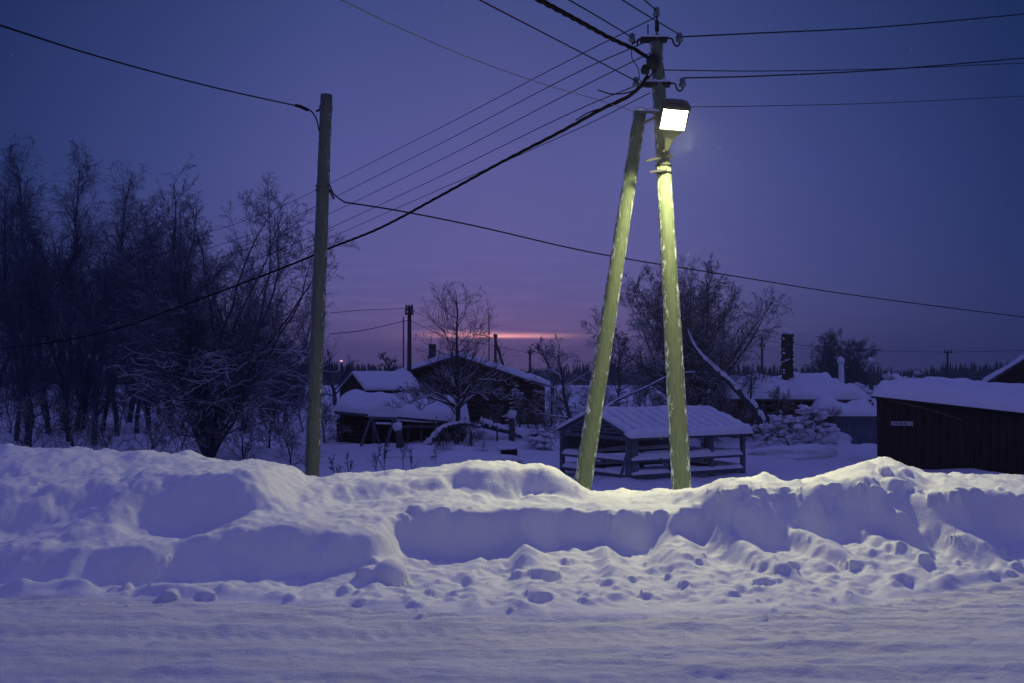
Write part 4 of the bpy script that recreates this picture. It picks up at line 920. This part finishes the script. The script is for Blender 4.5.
# house corner at the right edge
hr = empty('far_house', (X_of(1046, 46), 46, YARD), 'house gable with a snow edged roof at the right edge', 'house', rz=-R(52)); o7 = Vector(hr.location); L7 = lambda p: Vector(p) - o7
xl, xa, xr = X_of(1046, 46) - 2.5, X_of(1046, 46), X_of(1046, 46) + 2.5; zl, za = Z_of(383, 46), Z_of(350, 46)
f = [L7((xl, 46, YARD - .2)), L7((xr, 46, YARD - .2)), L7((xr, 46, zl)), L7((xa, 46, za)), L7((xl, 46, zl))]
MB().add(f + [p + Vector((0, 7, 0)) for p in f], [(0, 1, 2, 3, 4), (9, 8, 7, 6, 5), (0, 5, 6, 1), (1, 6, 7, 2), (4, 9, 5, 0)]).build('wall', M['log'], hr)
roof_pair(hr, L7, xl, xa, xr, zl, za, zl, 46, 7, .28, seed=71)
limb('fallen_branch', [at(884, 383, 36), at(893, 380, 36), at(905, 386, 35.5), at(920, 392, 35)], .20, 'snow topped log end sticking up behind the dark red shed roof', 'log', snow=1.0)

# ------------------------------------------------------------------ poles
def ppts(a, b, n=16, seed=0, wob=.012):
    rr = random.Random(seed); out = []
    for i in range(n + 1):
        t = i / n; p = Vector(a).lerp(Vector(b), t); out.append(p + Vector((rr.uniform(-wob, wob), rr.uniform(-wob, wob), 0)) * (0 if i in (0, n) else 1))
    return out
Yp = 13.0
base = at(684, 500, Yp); base.z = gz(base.x, Yp); topp = at(656, 36, Yp)
up_ = empty('utility_pole', base, 'tall frosted utility pole with a slanting brace pole and insulators', 'utility pole'); LP = lambda p: Vector(p) - base
def PP(px, py, Y=Yp): return LP(at(px, py, Y))
def taper(n, r0, r1): return [r0 + (r1 - r0) * i / n for i in range(n + 1)]
MB().tube(ppts(Vector((0.02, 0, -.4)), LP(topp), 40, 1, .003), taper(40, .138, .082), 20, jit=.035, seed=1).build('pole', M['pole'], up_, True)
bb = at(577, 492, 13.9); bb.z = gz(bb.x, 13.9) - .3; bt = at(640, 112, 13.15)
bdir = (at(640, 113, 13.15) - at(583, 484, 13.75)); bb = at(583, 484, 13.75) - bdir * .22
MB().tube(ppts(LP(bb), LP(bt), 40, 2, .003), taper(40, .135, .085), 20, jit=.035, seed=2).build('brace_pole', M['pole'], up_, True)
MB().add(*blob(LP(bt) + Vector((0, 0, .02)), .09, 1, 1, .5, 3)).build('snow_cap', M['cap'], up_, True)
# bands, steel crossbars, insulators
for py, r in ((166, .10), (173, .101)):
    f_ = (500 - py) / (500 - 36); MB().tube([PP(656 + 28 * (1 - f_) - .3, py + .8), PP(656 + 28 * (1 - f_) - .3, py - .8)], r + .006, 20).build('band', M['metal'], up_, True)
MB().beam(PP(646, 161, 12.86), PP(673, 155, 12.86), .03, .03).build('bolt_bar', M['metal'], up_)
MB().beam(PP(650, 172, 12.88), PP(667, 170, 12.88), .02, .025).build('bolt_bar', M['metal'], up_)
for i, (y, a, b) in enumerate(((38, 641, 668), (83, 646, 671))):
    Y = 12.9
    cb = MB().box((PP(a, y, Y) + PP(b, y, Y)) / 2 + Vector((0, .08, 0)), ((b - a) * Y / F, .12, .045)).build('crossbar', M['metal'], up_)
    c0 = (PP(a, y, Y) + PP(b, y, Y)) / 2 + Vector((0, .08, .023)); hw = (b - a) * Y / F / 2
    MB().add(*snow_slab([c0 + Vector((-hw, -.07, 0)), c0 + Vector((hw, -.07, 0)), c0 + Vector((hw, .07, 0)), c0 + Vector((-hw, .07, 0))], .05, 16, 8, seed=i + 80)).build('bar_snow', M['cap'], cb, True)
    # curved hook on the right carrying a glass insulator
    h = MB().tube(spline([PP(b - 2, y, Y), PP(b + 4, y + 1, Y), PP(b + 6, y + 6, Y), PP(b + 9, y + 8, Y), PP(b + 12, y + 5, Y), PP(b + 11.5, y - 1, Y)], 6), .012, 7); h.build('hook', M['metal'], up_, True)
    V, Fc = lathe(PP(b + 11.5, y - 1, Y), [(.02, -.07), (.045, -.06), (.048, -.02), (.03, -.01), (.042, .02), (.03, .05), (.01, .055)], 14); MB().add(V, Fc).build('insulator', M['insul'], up_, True)
h = MB().tube(spline([PP(643, 38, 12.9), PP(638, 40, 12.9), PP(637.5, 46, 12.9)], 5), .012, 7); h.build('hook', M['metal'], up_, True)
h = MB().tube(spline([PP(632, 42), PP(632, 58), PP(638, 68), PP(640, 80), PP(644, 84)], 6), .006, 6); h.build('jumper_wire', M['wire'], up_, True)
MB().tube([PP(657, 36), PP(657, 12)], .012, 7).build('top_pin', M['metal'], up_, True)
MB().tube([PP(657, 31), PP(657, 21)], .028, 10).build('pin_sleeve', M['metal'], up_, True)
MB().tube([PP(648, 37), PP(648, 24)], .009, 6).build('top_pin', M['metal'], up_, True)
for a in ((656.5, 12), (632, 38), (636, 82)):
    V, Fc = lathe(PP(*a), [(.02, -.06), (.045, -.05), (.046, -.01), (.03, 0), (.042, .03), (.028, .06), (.01, .065)], 14); MB().add(V, Fc).build('insulator', M['insul'], up_, True)
MB().tube(spline([PP(646, 38), PP(640, 40), PP(632, 44)], 4), .010, 6).build('hook', M['metal'], up_, True)
MB().tube(spline([PP(650, 84), PP(642, 86), PP(636, 86)], 4), .010, 6).build('hook', M['metal'], up_, True)
V, Fc = blob(PP(653, 62, 12.86), .10, .9, .9, 1.0, 9, amp=.15); MB().add(V, Fc).build('junction_clamp', M['metal'], up_, True)
V, Fc = blob(PP(645, 70, 12.9), .07, .9, .8, 1.0, 10, amp=.2); MB().add(V, Fc).build('junction_clamp', M['metal'], up_, True)

# left plain pole
bl = at(309.5, 492, 16.5); bl.z = gz(bl.x, 16.5); tl = at(326.5, 95, 16.5)
lp = empty('utility_pole', bl, 'plain grey green pole leaning slightly, without a lamp', 'utility pole'); LQ = lambda p: Vector(p) - bl
QQ = lambda px, py, Y=16.5: LQ(at(px, py, Y))
MB().tube(ppts(Vector((-.01, 0, -.5)), LQ(tl), 40, 3, .003), taper(40, .128, .10), 18, jit=.035, seed=3).build('pole', M['pole2'], lp, True)
for y in (107, 109.5, 186, 190):
    f_ = (492 - y) / (492 - 95); MB().tube([QQ(309.5 + 17 * f_, y + .7), QQ(309.5 + 17 * f_, y - .7)], .113 + .02 * (1 - f_), 18).build('band', M['galv'], lp, True)
MB().tube([QQ(321, 109), QQ(316, 111.5)], .018, 6).build('eye_hook', M['metal'], lp, True)
MB().tube([QQ(329, 189), QQ(334, 199)], .018, 6).build('eye_hook', M['metal'], lp, True)
# distant poles
def far_pole(px, y0, Y, w, label, arms=(), brace=None, group='distant utility poles'):
    b = spot(px, Y); e = empty('utility_pole', b, label, 'utility pole', group); t = at(px, y0, Y) - b
    MB().tube([Vector((0, 0, -.3)), t], [w / 2, w / 2 * .75], 10).build('pole', M['farpole'], e, True)
    for y, hw in arms:
        c_ = at(px, y, Y) - b; MB().box(c_ + Vector((0, -w * .5, 0)), (hw * 2 * Y / F, .1, .1)).build('crossarm', M['farpole'], e)
        for s in (-1, 0, 1):
            V, Fc = lathe(c_ + Vector((s * hw * .8 * Y / F, -w * .5, .05)), [(.03, 0), (.06, .05), (.05, .16), (.02, .2)], 8); MB().add(V, Fc).build('insulator', M['insul'], e, True)
    if brace: MB().tube([at(brace[0], brace[1], Y + 1) - b - Vector((0, 0, .1)), at(px, brace[2], Y) - b], w * .35, 8).build('brace_pole', M['farpole'], e, True)
    return e
far_pole(409.5, 306, 52, .28, 'dark utility pole rising behind the log shed roof', ((309.5, 3.6), (314, 4.2)))
far_pole(403.5, 317, 60, .10, 'very thin mast just left of the dark pole behind the log shed')
far_pole(495.5, 335, 62, .22, 'braced utility pole above the barn ridge', ((338, 1.5),), brace=(504, 367, 341))
far_pole(489, 312, 90, .12, 'faint thin mast beside the braced pole above the barn')
far_pole(530, 350, 75, .22, 'short utility pole above the right slope of the barn', ((353, 2.5),))
far_pole(762, 336, 80, .22, 'utility pole with two short crossarms left of the brick chimney', ((339, 3.2), (346, 2.6)))
far_pole(825, 341, 70, .20, 'bare pole standing in front of the willow')
far_pole(947.5, 351, 80, .22, 'pole with one crossarm above the dark red shed roof', ((352.5, 4),))
e = far_pole(341.5, 362, 130, .2, 'very distant street lamp pole with a tiny pink light', group='distant lamps')
pk = bpy.data.materials.new('far_lamp_glow'); pk.use_nodes = True; pb = pk.node_tree.nodes['Principled BSDF']; pb.inputs['Emission Color'].default_value = (1, .45, .35, 1); pb.inputs['Emission Strength'].default_value = 1.2
MB().add(*blob(at(341.5, 361, 130) - e.location, .16, 1.3, 1, .6, 2, nu=8, nv=5)).build('lantern', pk, e)

# ------------------------------------------------------------------ the street lamp
nrm_ = Vector((.05, -.80, -.60)).normalized(); lc = at(673.5, 119.5, 12.45)
ax = Vector((.10, -.60, .80)); ax = (ax - nrm_ * ax.dot(nrm_)).normalized(); sd = ax.cross(nrm_).normalized()
if sd.x < 0: sd = -sd
lampE = empty('street_lamp', lc, 'lit boxy street lamp head fixed high on the braced pole', 'street lamp')
def LW(s, a, n): return sd * s + ax * a + nrm_ * n       # local: side, along, outward
def loft(secs, name, m, smooth=False, k=5):
    V = []; Fc = []; n = 0
    for (a, w, n0, n1) in secs:
        ring = []
        for q_ in range(20):
            t = 2 * math.pi * q_ / 20; cx_ = math.copysign(abs(math.cos(t)) ** .35, math.cos(t)); cy_ = math.copysign(abs(math.sin(t)) ** .35, math.sin(t))
            ring.append(LW(cx_ * w / 2, a, (n0 + n1) / 2 + cy_ * (n1 - n0) / 2))
        V += ring
    for i in range(len(secs) - 1):
        for j in range(20): Fc.append((i * 20 + j, i * 20 + (j + 1) % 20, (i + 1) * 20 + (j + 1) % 20, (i + 1) * 20 + j))
    Fc += [tuple(range(20))[::-1], tuple((len(secs) - 1) * 20 + j for j in range(20))]
    return MB().add(V, Fc).build(name, m, lampE, smooth)
loft([(-.44, .06, -.10, -.03), (-.36, .09, -.13, -.02), (-.26, .15, -.16, -.01), (-.19, .27, -.17, .015), (-.12, .345, -.17, .025), (.16, .345, -.17, .025), (.205, .31, -.15, .03), (.23, .22, -.11, .03)], 'housing', M['housing'])
loft([(.165, .36, -.17, .11), (.20, .35, -.16, .115), (.215, .30, -.14, .10)], 'visor', M['housing'])
# lens: shallow dish of glass
V = []; Fc = []; NU = 12
for j in range(NU + 1):
    for i in range(NU + 1):
        u, v = i / NU * 2 - 1, j / NU * 2 - 1; V.append(LW(u * .155, .018 + v * .137, .028 + .03 * (1 - u ** 4) * (1 - v ** 4)))
for j in range(NU):
    for i in range(NU):
        a = j * (NU + 1) + i; Fc.append((a, a + 1, a + NU + 2, a + NU + 1))
MB().add(V, Fc).build('lens', lens, lampE, True)
fr = MB()
for a, b in (((-.165, -.13), (.165, -.13)), ((-.165, .165), (.165, .165)), ((-.165, -.13), (-.165, .165)), ((.165, -.13), (.165, .165))):
    fr.tube([LW(*a, .028), LW(*b, .028)], .010, 6)
fr.build('lens_frame', M['housing'], lampE, True)
# bracket arms from brace and pole top to the head
arm = MB().tube(spline([LW(-.02, -.42, -.06), LW(-.02, -.50, -.07), at(664, 150, 12.75) - lc, at(662, 158, 12.88) - lc], 5), .026, 10); arm.build('bracket', M['metal'], lampE, True)
ba = MB().tube([at(640, 125, 13.0) - lc, at(655, 117, 12.85) - lc], .018, 8); ba.tube([at(641, 112, 13.0) - lc, at(664, 113, 12.7) - lc], .018, 8); ba.build('stay_rod', M['galv'], lampE, True)
MB().tube([at(643, 111, 12.98) - lc, at(650, 110.5, 12.92) - lc, at(661, 111.5, 12.75) - lc], [.02, .035, .02], 8).build('snow_on_stay', M['cap'], lampE, True)
ld = bpy.data.lights.new('street_lamp_light', 'AREA'); ld.shape = 'RECTANGLE'; ld.size = .26; ld.size_y = .24; ld.energy = 335; ld.color = (1.0, .95, .47); ld.spread = R(155)
lo = bpy.data.objects.new('street_lamp_light', ld); C.objects.link(lo); lo.parent = lampE; lo.location = LW(0, .018, .075)
lo.rotation_euler = Vector((-.04, -.22, -.97)).normalized().to_track_quat('-Z', 'Y').to_euler()

# ------------------------------------------------------------------ wires
def wire(pts, r, label, m='wire', n=10, cat='wire', name='overhead_wire', group=None):
    P_ = spline([at(*p) for p in pts], n); o = MB().tube(P_, r, 6).build(name, M[m], None, True, origin=P_[0]); return tag(o, label, cat, group)
def twisted(pts, r, label, turns=6.0, strands=3, name='power_cable', m='cable', n=40):
    P_ = spline([at(*p) for p in pts], n); mb = MB(); dist = [0]
    for a, b in zip(P_, P_[1:]): dist.append(dist[-1] + (b - a).length)
    for s in range(strands):
        q_ = []
        for i, p in enumerate(P_):
            t = (P_[min(i + 1, len(P_) - 1)] - P_[max(0, i - 1)]).normalized(); a = t.cross(Vector((0, 0, 1))).normalized(); b = t.cross(a); w = dist[i] * turns + s * 2 * math.pi / strands
            q_.append(p + (a * math.cos(w) + b * math.sin(w)) * r * .8)
        mb.tube(q_, r, 6)
    o = mb.build(name, M[m], None, True, origin=P_[0]); return tag(o, label, 'cable')
twisted([(530, -5, 8.5), (575, 19, 10.2), (610, 38, 11.6), (636, 50, 12.6), (652, 61, 12.9)], .015, 'thick twisted black cable coming down from the top edge to the pole head')
twisted([(648, 76, 12.9), (632, 94, 13.2), (600, 110, 14), (560, 132, 15), (500, 163, 16.6), (440, 196, 18.4), (380, 228, 20.5), (330, 248, 22.5), (290, 265, 24), (200, 299, 28), (100, 333, 33), (0, 349, 38), (-80, 352, 42)], .0155, 'long thick black cable sagging from the lamp pole away to the left')
wire([(655, 70, 12.9), (640, 88, 13.1), (618, 103, 13.5), (590, 112, 14), (576, 120, 14.4)], .010, 'loose end of cable bundled along the start of the long black one', 'cable', cat='cable')
wire([(648, 84, 12.9), (630, 92, 13), (612, 94, 13.2), (598, 90, 13.4)], .009, 'short stray cable end jutting left below the pole head', 'cable', cat='cable')
FW = 'parallel wires running from the pole head down to the left'
for a, c_, e_, f_, lb_ in ((17, 66, 138, 207, 'uppermost of the parallel wires falling from the pole head to the left'), (40, 82, 154, 223, 'second from the top of the parallel wires going left'), (53, 99, 170, 236, 'middle one of the five parallel wires going left'), (80, 119, 186, 250, 'fourth from the top of the parallel wires going left'), (93, 138, 198, 259, 'lowest of the thin parallel wires going left')):
    wire([(650 if a != 17 else 656, a, 13), (560, c_ - 1, 17), (420, e_, 25), (280, f_, 33), (200, f_ + 28, 38), (120, f_ + 50, 44)], .008 if a < 90 else .007, lb_, group=FW)
wire([(-10, 22, 9), (80, 51, 12), (150, 71, 13.4), (225, 90, 15), (302, 107, 16.4)], .011, 'single wire from the left edge to the top of the plain pole', 'cable', cat='cable')
wire([(296, 105.5, 16.3), (300, 106.5, 16.4), (308, 110, 16.5)], .03, 'short tension clamp on the wire at the plain pole', 'metal', cat='clamp', name='wire_clamp')
wire([(304, 107.5, 16.4), (312, 112, 16.4), (317, 121, 16.4), (319, 131, 16.42)], .012, 'slack wire loop hanging from the clamp down the plain pole', 'cable', cat='cable')
wire([(329, 184, 16.4), (334, 194, 16.4), (343, 201, 16.5), (350, 203, 16.6), (400, 211, 17.3), (480, 227, 18.5), (600, 254, 21), (740, 277, 24), (860, 296, 28), (1024, 317, 32), (1100, 325, 34)], .013, 'long wire from the plain pole passing behind the lamp pole to the right edge', 'cable', n=16, cat='cable')
wire([(676, 37, 12.9), (760, 33, 14), (880, 27, 15.5), (1024, 14, 17.5), (1100, 6, 18.5)], .011, 'topmost wire going right from the pole head')
wire([(664, 70, 13), (760, 71, 14.5), (880, 69, 16.5), (1024, 63, 19), (1100, 59, 20)], .008, 'thin middle wire going right from the pole head')
wire([(683, 78, 12.9), (760, 76, 14), (880, 70, 15.5), (1024, 58, 17.5), (1100, 50, 18.5)], .011, 'wire going right from the lower insulator')
wire([(690, 107, 13.2), (760, 106, 15), (880, 103, 17), (1024, 96, 20), (1100, 92, 21)], .006, 'faint lowest wire going right from beside the lamp')
wire([(470, -5, 9.2), (530, 26, 10.6), (590, 57, 12), (636, 81, 12.95)], .008, 'wire slanting from the top edge to the lower left insulator')
wire([(555, -8, 9), (590, 12, 10.4), (620, 30, 12), (632, 38, 12.9)], .008, 'wire slanting from the top edge to the upper left insulator')
wire([(610, -8, 9.5), (640, 11, 11), (677, 33, 12.9)], .008, 'wire crossing in front of the pole head to the right insulator')
wire([(640, -4, 10), (648, 3, 11.5), (656, 10, 12.9)], .008, 'short wire from the top edge to the pin insulator')
wire([(335, -3, 6.8), (400, 28, 8.0), (470, 58, 9.4), (540, 83, 10.8), (592, 98, 12), (642, 114, 13.05)], .004, 'pale wire catching the lamp light above the cables', 'galv')
FD = 'wires between the distant poles'
wire([(330, 313, 38), (365, 310, 45), (409, 308.5, 52)], .012, 'upper distant wire reaching the dark pole behind the log shed', group=FD)
wire([(330, 334, 38), (365, 330, 45), (409, 320, 52)], .016, 'lower distant wire reaching the dark pole behind the log shed', group=FD)
wire([(409, 309, 52), (450, 328, 57), (495, 338, 62)], .012, 'distant wire from the dark pole to the braced pole', group=FD)
wire([(409, 320, 52), (450, 338, 57), (490, 345, 62), (530, 353, 75), (570, 358, 82)], .014, 'distant wire passing over the barn ridge to the short pole', group=FD)
wire([(762, 340, 80), (800, 345, 80), (860, 350, 80), (947, 352, 80), (1040, 350, 80)], .016, 'distant wire above the woodshed to the single crossarm pole', group=FD)
wire([(640, 345, 70), (700, 347, 75), (762, 340, 80)], .012, 'distant wire crossing the round tree to the two arm pole', group=FD)

# snowflakes in the air
rr = random.Random(77); m = MB()
for i in range(700):
    Y = rr.uniform(6.5, 13); p = at(rr.uniform(0, 1024), rr.uniform(0, 600), Y)
    if i % 3 == 0: p = at(rr.gauss(690, 60), rr.gauss(150, 70), rr.uniform(10.5, 12.6))
    r = rr.uniform(.002, .0045)
    if i >= 260: p = lc + nrm_ * abs(rr.gauss(.25, .3)) + Vector((rr.gauss(0, .3), rr.gauss(0, .25), rr.gauss(0, .3))); r = rr.uniform(.0008, .0018)
    V = [p + Vector(d) * r for d in ((1, 0, 0), (-1, 0, 0), (0, 1, 0), (0, -1, 0), (0, 0, 1), (0, 0, -1))]
    m.add(V, [(0, 2, 4), (2, 1, 4), (1, 3, 4), (3, 0, 4), (2, 0, 5), (1, 2, 5), (3, 1, 5), (0, 3, 5)])
tag(m.build('falling_snow', M['cap']), 'a few snowflakes drifting in the lamp light', 'snowflakes', None, 'stuff')

# ------------------------------------------------------------------ sky
w = bpy.data.worlds.new('World'); sc.world = w; w.use_nodes = True; nt = w.node_tree; N = nt.nodes; LK = nt.links
bg = N['Background']; tc = N.new('ShaderNodeTexCoord'); sep = N.new('ShaderNodeSeparateXYZ'); LK.new(tc.outputs['Generated'], sep.inputs[0])
def math_(op, a, b=None, c=None, clamp=False):
    n = N.new('ShaderNodeMath'); n.operation = op; n.use_clamp = clamp
    for i, v in enumerate((a, b, c)):
        if v is None: continue
        if isinstance(v, (int, float)): n.inputs[i].default_value = v
        else: LK.new(v, n.inputs[i])
    return n.outputs[0]
def ramp(src, stops):
    n = N.new('ShaderNodeValToRGB'); e_ = n.color_ramp.elements
    while len(e_) > 1: e_.remove(e_[-1])
    e_[0].position = stops[0][0]; e_[0].color = (*stops[0][1], 1)
    for p, c_ in stops[1:]:
        k = e_.new(p); k.color = (*c_, 1)
    LK.new(src, n.inputs[0]); return n.outputs[0]
zc = math_('MAXIMUM', sep.outputs['Z'], 0.0)
base_c = ramp(zc, [(0, (.22, .14, .35)), (.04, (.185, .137, .35)), (.10, (.150, .128, .365)), (.2, (.114, .112, .335)), (.38, (.050, .070, .22)), (.6, (.076, .080, .30)), (1, (.105, .106, .41))])
az = math_('ARCTAN2', sep.outputs['X'], sep.outputs['Y'])
aa = math_('ABSOLUTE', math_('ADD', az, .02)); aa = math_('MULTIPLY', aa, 1 / math.pi)
side_c = ramp(aa, [(0, (1, 1, 1)), (.05, (.84, .92, .96)), (.10, (.42, .59, .68)), (.155, (.12, .28, .38)), (.3, (.25, .45, .55)), (.6, (.75, .85, .9)), (1, (1.0, 1.05, 1.05))])
# the azimuth falloff fades towards the zenith
fz = math_('MULTIPLY', math_('SUBTRACT', zc, .40), 4, clamp=True)
mixw = N.new('ShaderNodeMix'); mixw.data_type = 'RGBA'; LK.new(fz, mixw.inputs['Factor']); LK.new(side_c, mixw.inputs['A']); mixw.inputs['B'].default_value = (1, 1, 1, 1)
mul = N.new('ShaderNodeMix'); mul.data_type = 'RGBA'; mul.blend_type = 'MULTIPLY'; mul.inputs['Factor'].default_value = 1; LK.new(base_c, mul.inputs['A']); LK.new(mixw.outputs['Result'], mul.inputs['B'])
# thin burning strip of cloud low over the sunset, with soft streaks round it
nz = N.new('ShaderNodeTexNoise'); mpn = N.new('ShaderNodeMapping'); mpn.inputs['Scale'].default_value = (14, 14, 160); LK.new(tc.outputs['Generated'], mpn.inputs[0]); LK.new(mpn.outputs[0], nz.inputs['Vector']); nz.inputs['Scale'].default_value = 1; nz.inputs['Detail'].default_value = 6
nzc = math_('SUBTRACT', nz.outputs[0], .5)
def gauss(v, c_, s): d = math_('DIVIDE', math_('SUBTRACT', v, c_), s); return math_('POWER', 2.718, math_('MULTIPLY', math_('MULTIPLY', d, d), -1))
zj = math_('MULTIPLY_ADD', nzc, .004, sep.outputs['Z'])
zj2 = math_('MULTIPLY_ADD', az, -.02, zj)
strip = math_('MULTIPLY', gauss(zj, .0405, .0021), gauss(az, -.012, .052))
strip2 = math_('MULTIPLY', gauss(zj, .0435, .0018), gauss(az, -.050, .035))
halo = math_('MULTIPLY', gauss(sep.outputs['Z'], .035, .030), gauss(az, -.02, .13))
streak = math_('MULTIPLY', math_('MULTIPLY', math_('MAXIMUM', nzc, 0.0), gauss(sep.outputs['Z'], .05, .06)), gauss(az, -.05, .3))
def addc(A_, f_, col):
    n = N.new('ShaderNodeMix'); n.data_type = 'RGBA'; n.blend_type = 'ADD'; n.clamp_factor = False; LK.new(f_, n.inputs['Factor']); LK.new(A_, n.inputs['A']); n.inputs['B'].default_value = (*col, 1); return n.outputs['Result']
c = addc(mul.outputs['Result'], strip, (2.2, .80, .52)); c = addc(c, strip2, (.8, .32, .28)); c = addc(c, halo, (.12, .03, .04)); c = addc(c, streak, (.30, .16, .22))
sky = N.new('ShaderNodeTexSky'); sky.sky_type = 'NISHITA'; sky.sun_disc = False; sky.sun_elevation = R(-4); sky.sun_rotation = R(0)
sk2 = N.new('ShaderNodeMix'); sk2.data_type = 'RGBA'; sk2.blend_type = 'ADD'; sk2.inputs['Factor'].default_value = .02; LK.new(c, sk2.inputs['A']); LK.new(sky.outputs[0], sk2.inputs['B'])
LK.new(sk2.outputs['Result'], bg.inputs['Color']); bg.inputs['Strength'].default_value = 1.0

# ------------------------------------------------------------------ winter air
HAZE = 0.0007
if HAZE:
    hz = MB().box((0, 900, 30), (2600, 2600, 64))
    hm = bpy.data.materials.new('cold_air'); hm.use_nodes = True; hn = hm.node_tree; hn.nodes.remove(hn.nodes['Principled BSDF'])
    pv = hn.nodes.new('ShaderNodeVolumePrincipled'); pv.inputs['Density'].default_value = HAZE; pv.inputs['Color'].default_value = (.85, .88, 1, 1); pv.inputs['Anisotropy'].default_value = .6
    hn.links.new(pv.outputs[0], hn.nodes['Material Output'].inputs['Volume'])
    tag(hz.build('haze', hm), 'cold hazy winter air', 'haze', None, 'stuff')

sc.view_settings.view_transform = 'Standard'; sc.view_settings.look = 'None'; sc.view_settings.exposure = 0; sc.view_settings.gamma = 1
sc.cycles.use_denoising = True; sc.cycles.max_bounces = 6; sc.cycles.diffuse_bounces = 3; sc.cycles.volume_bounces = 0; sc.cycles.sample_clamp_indirect = 4
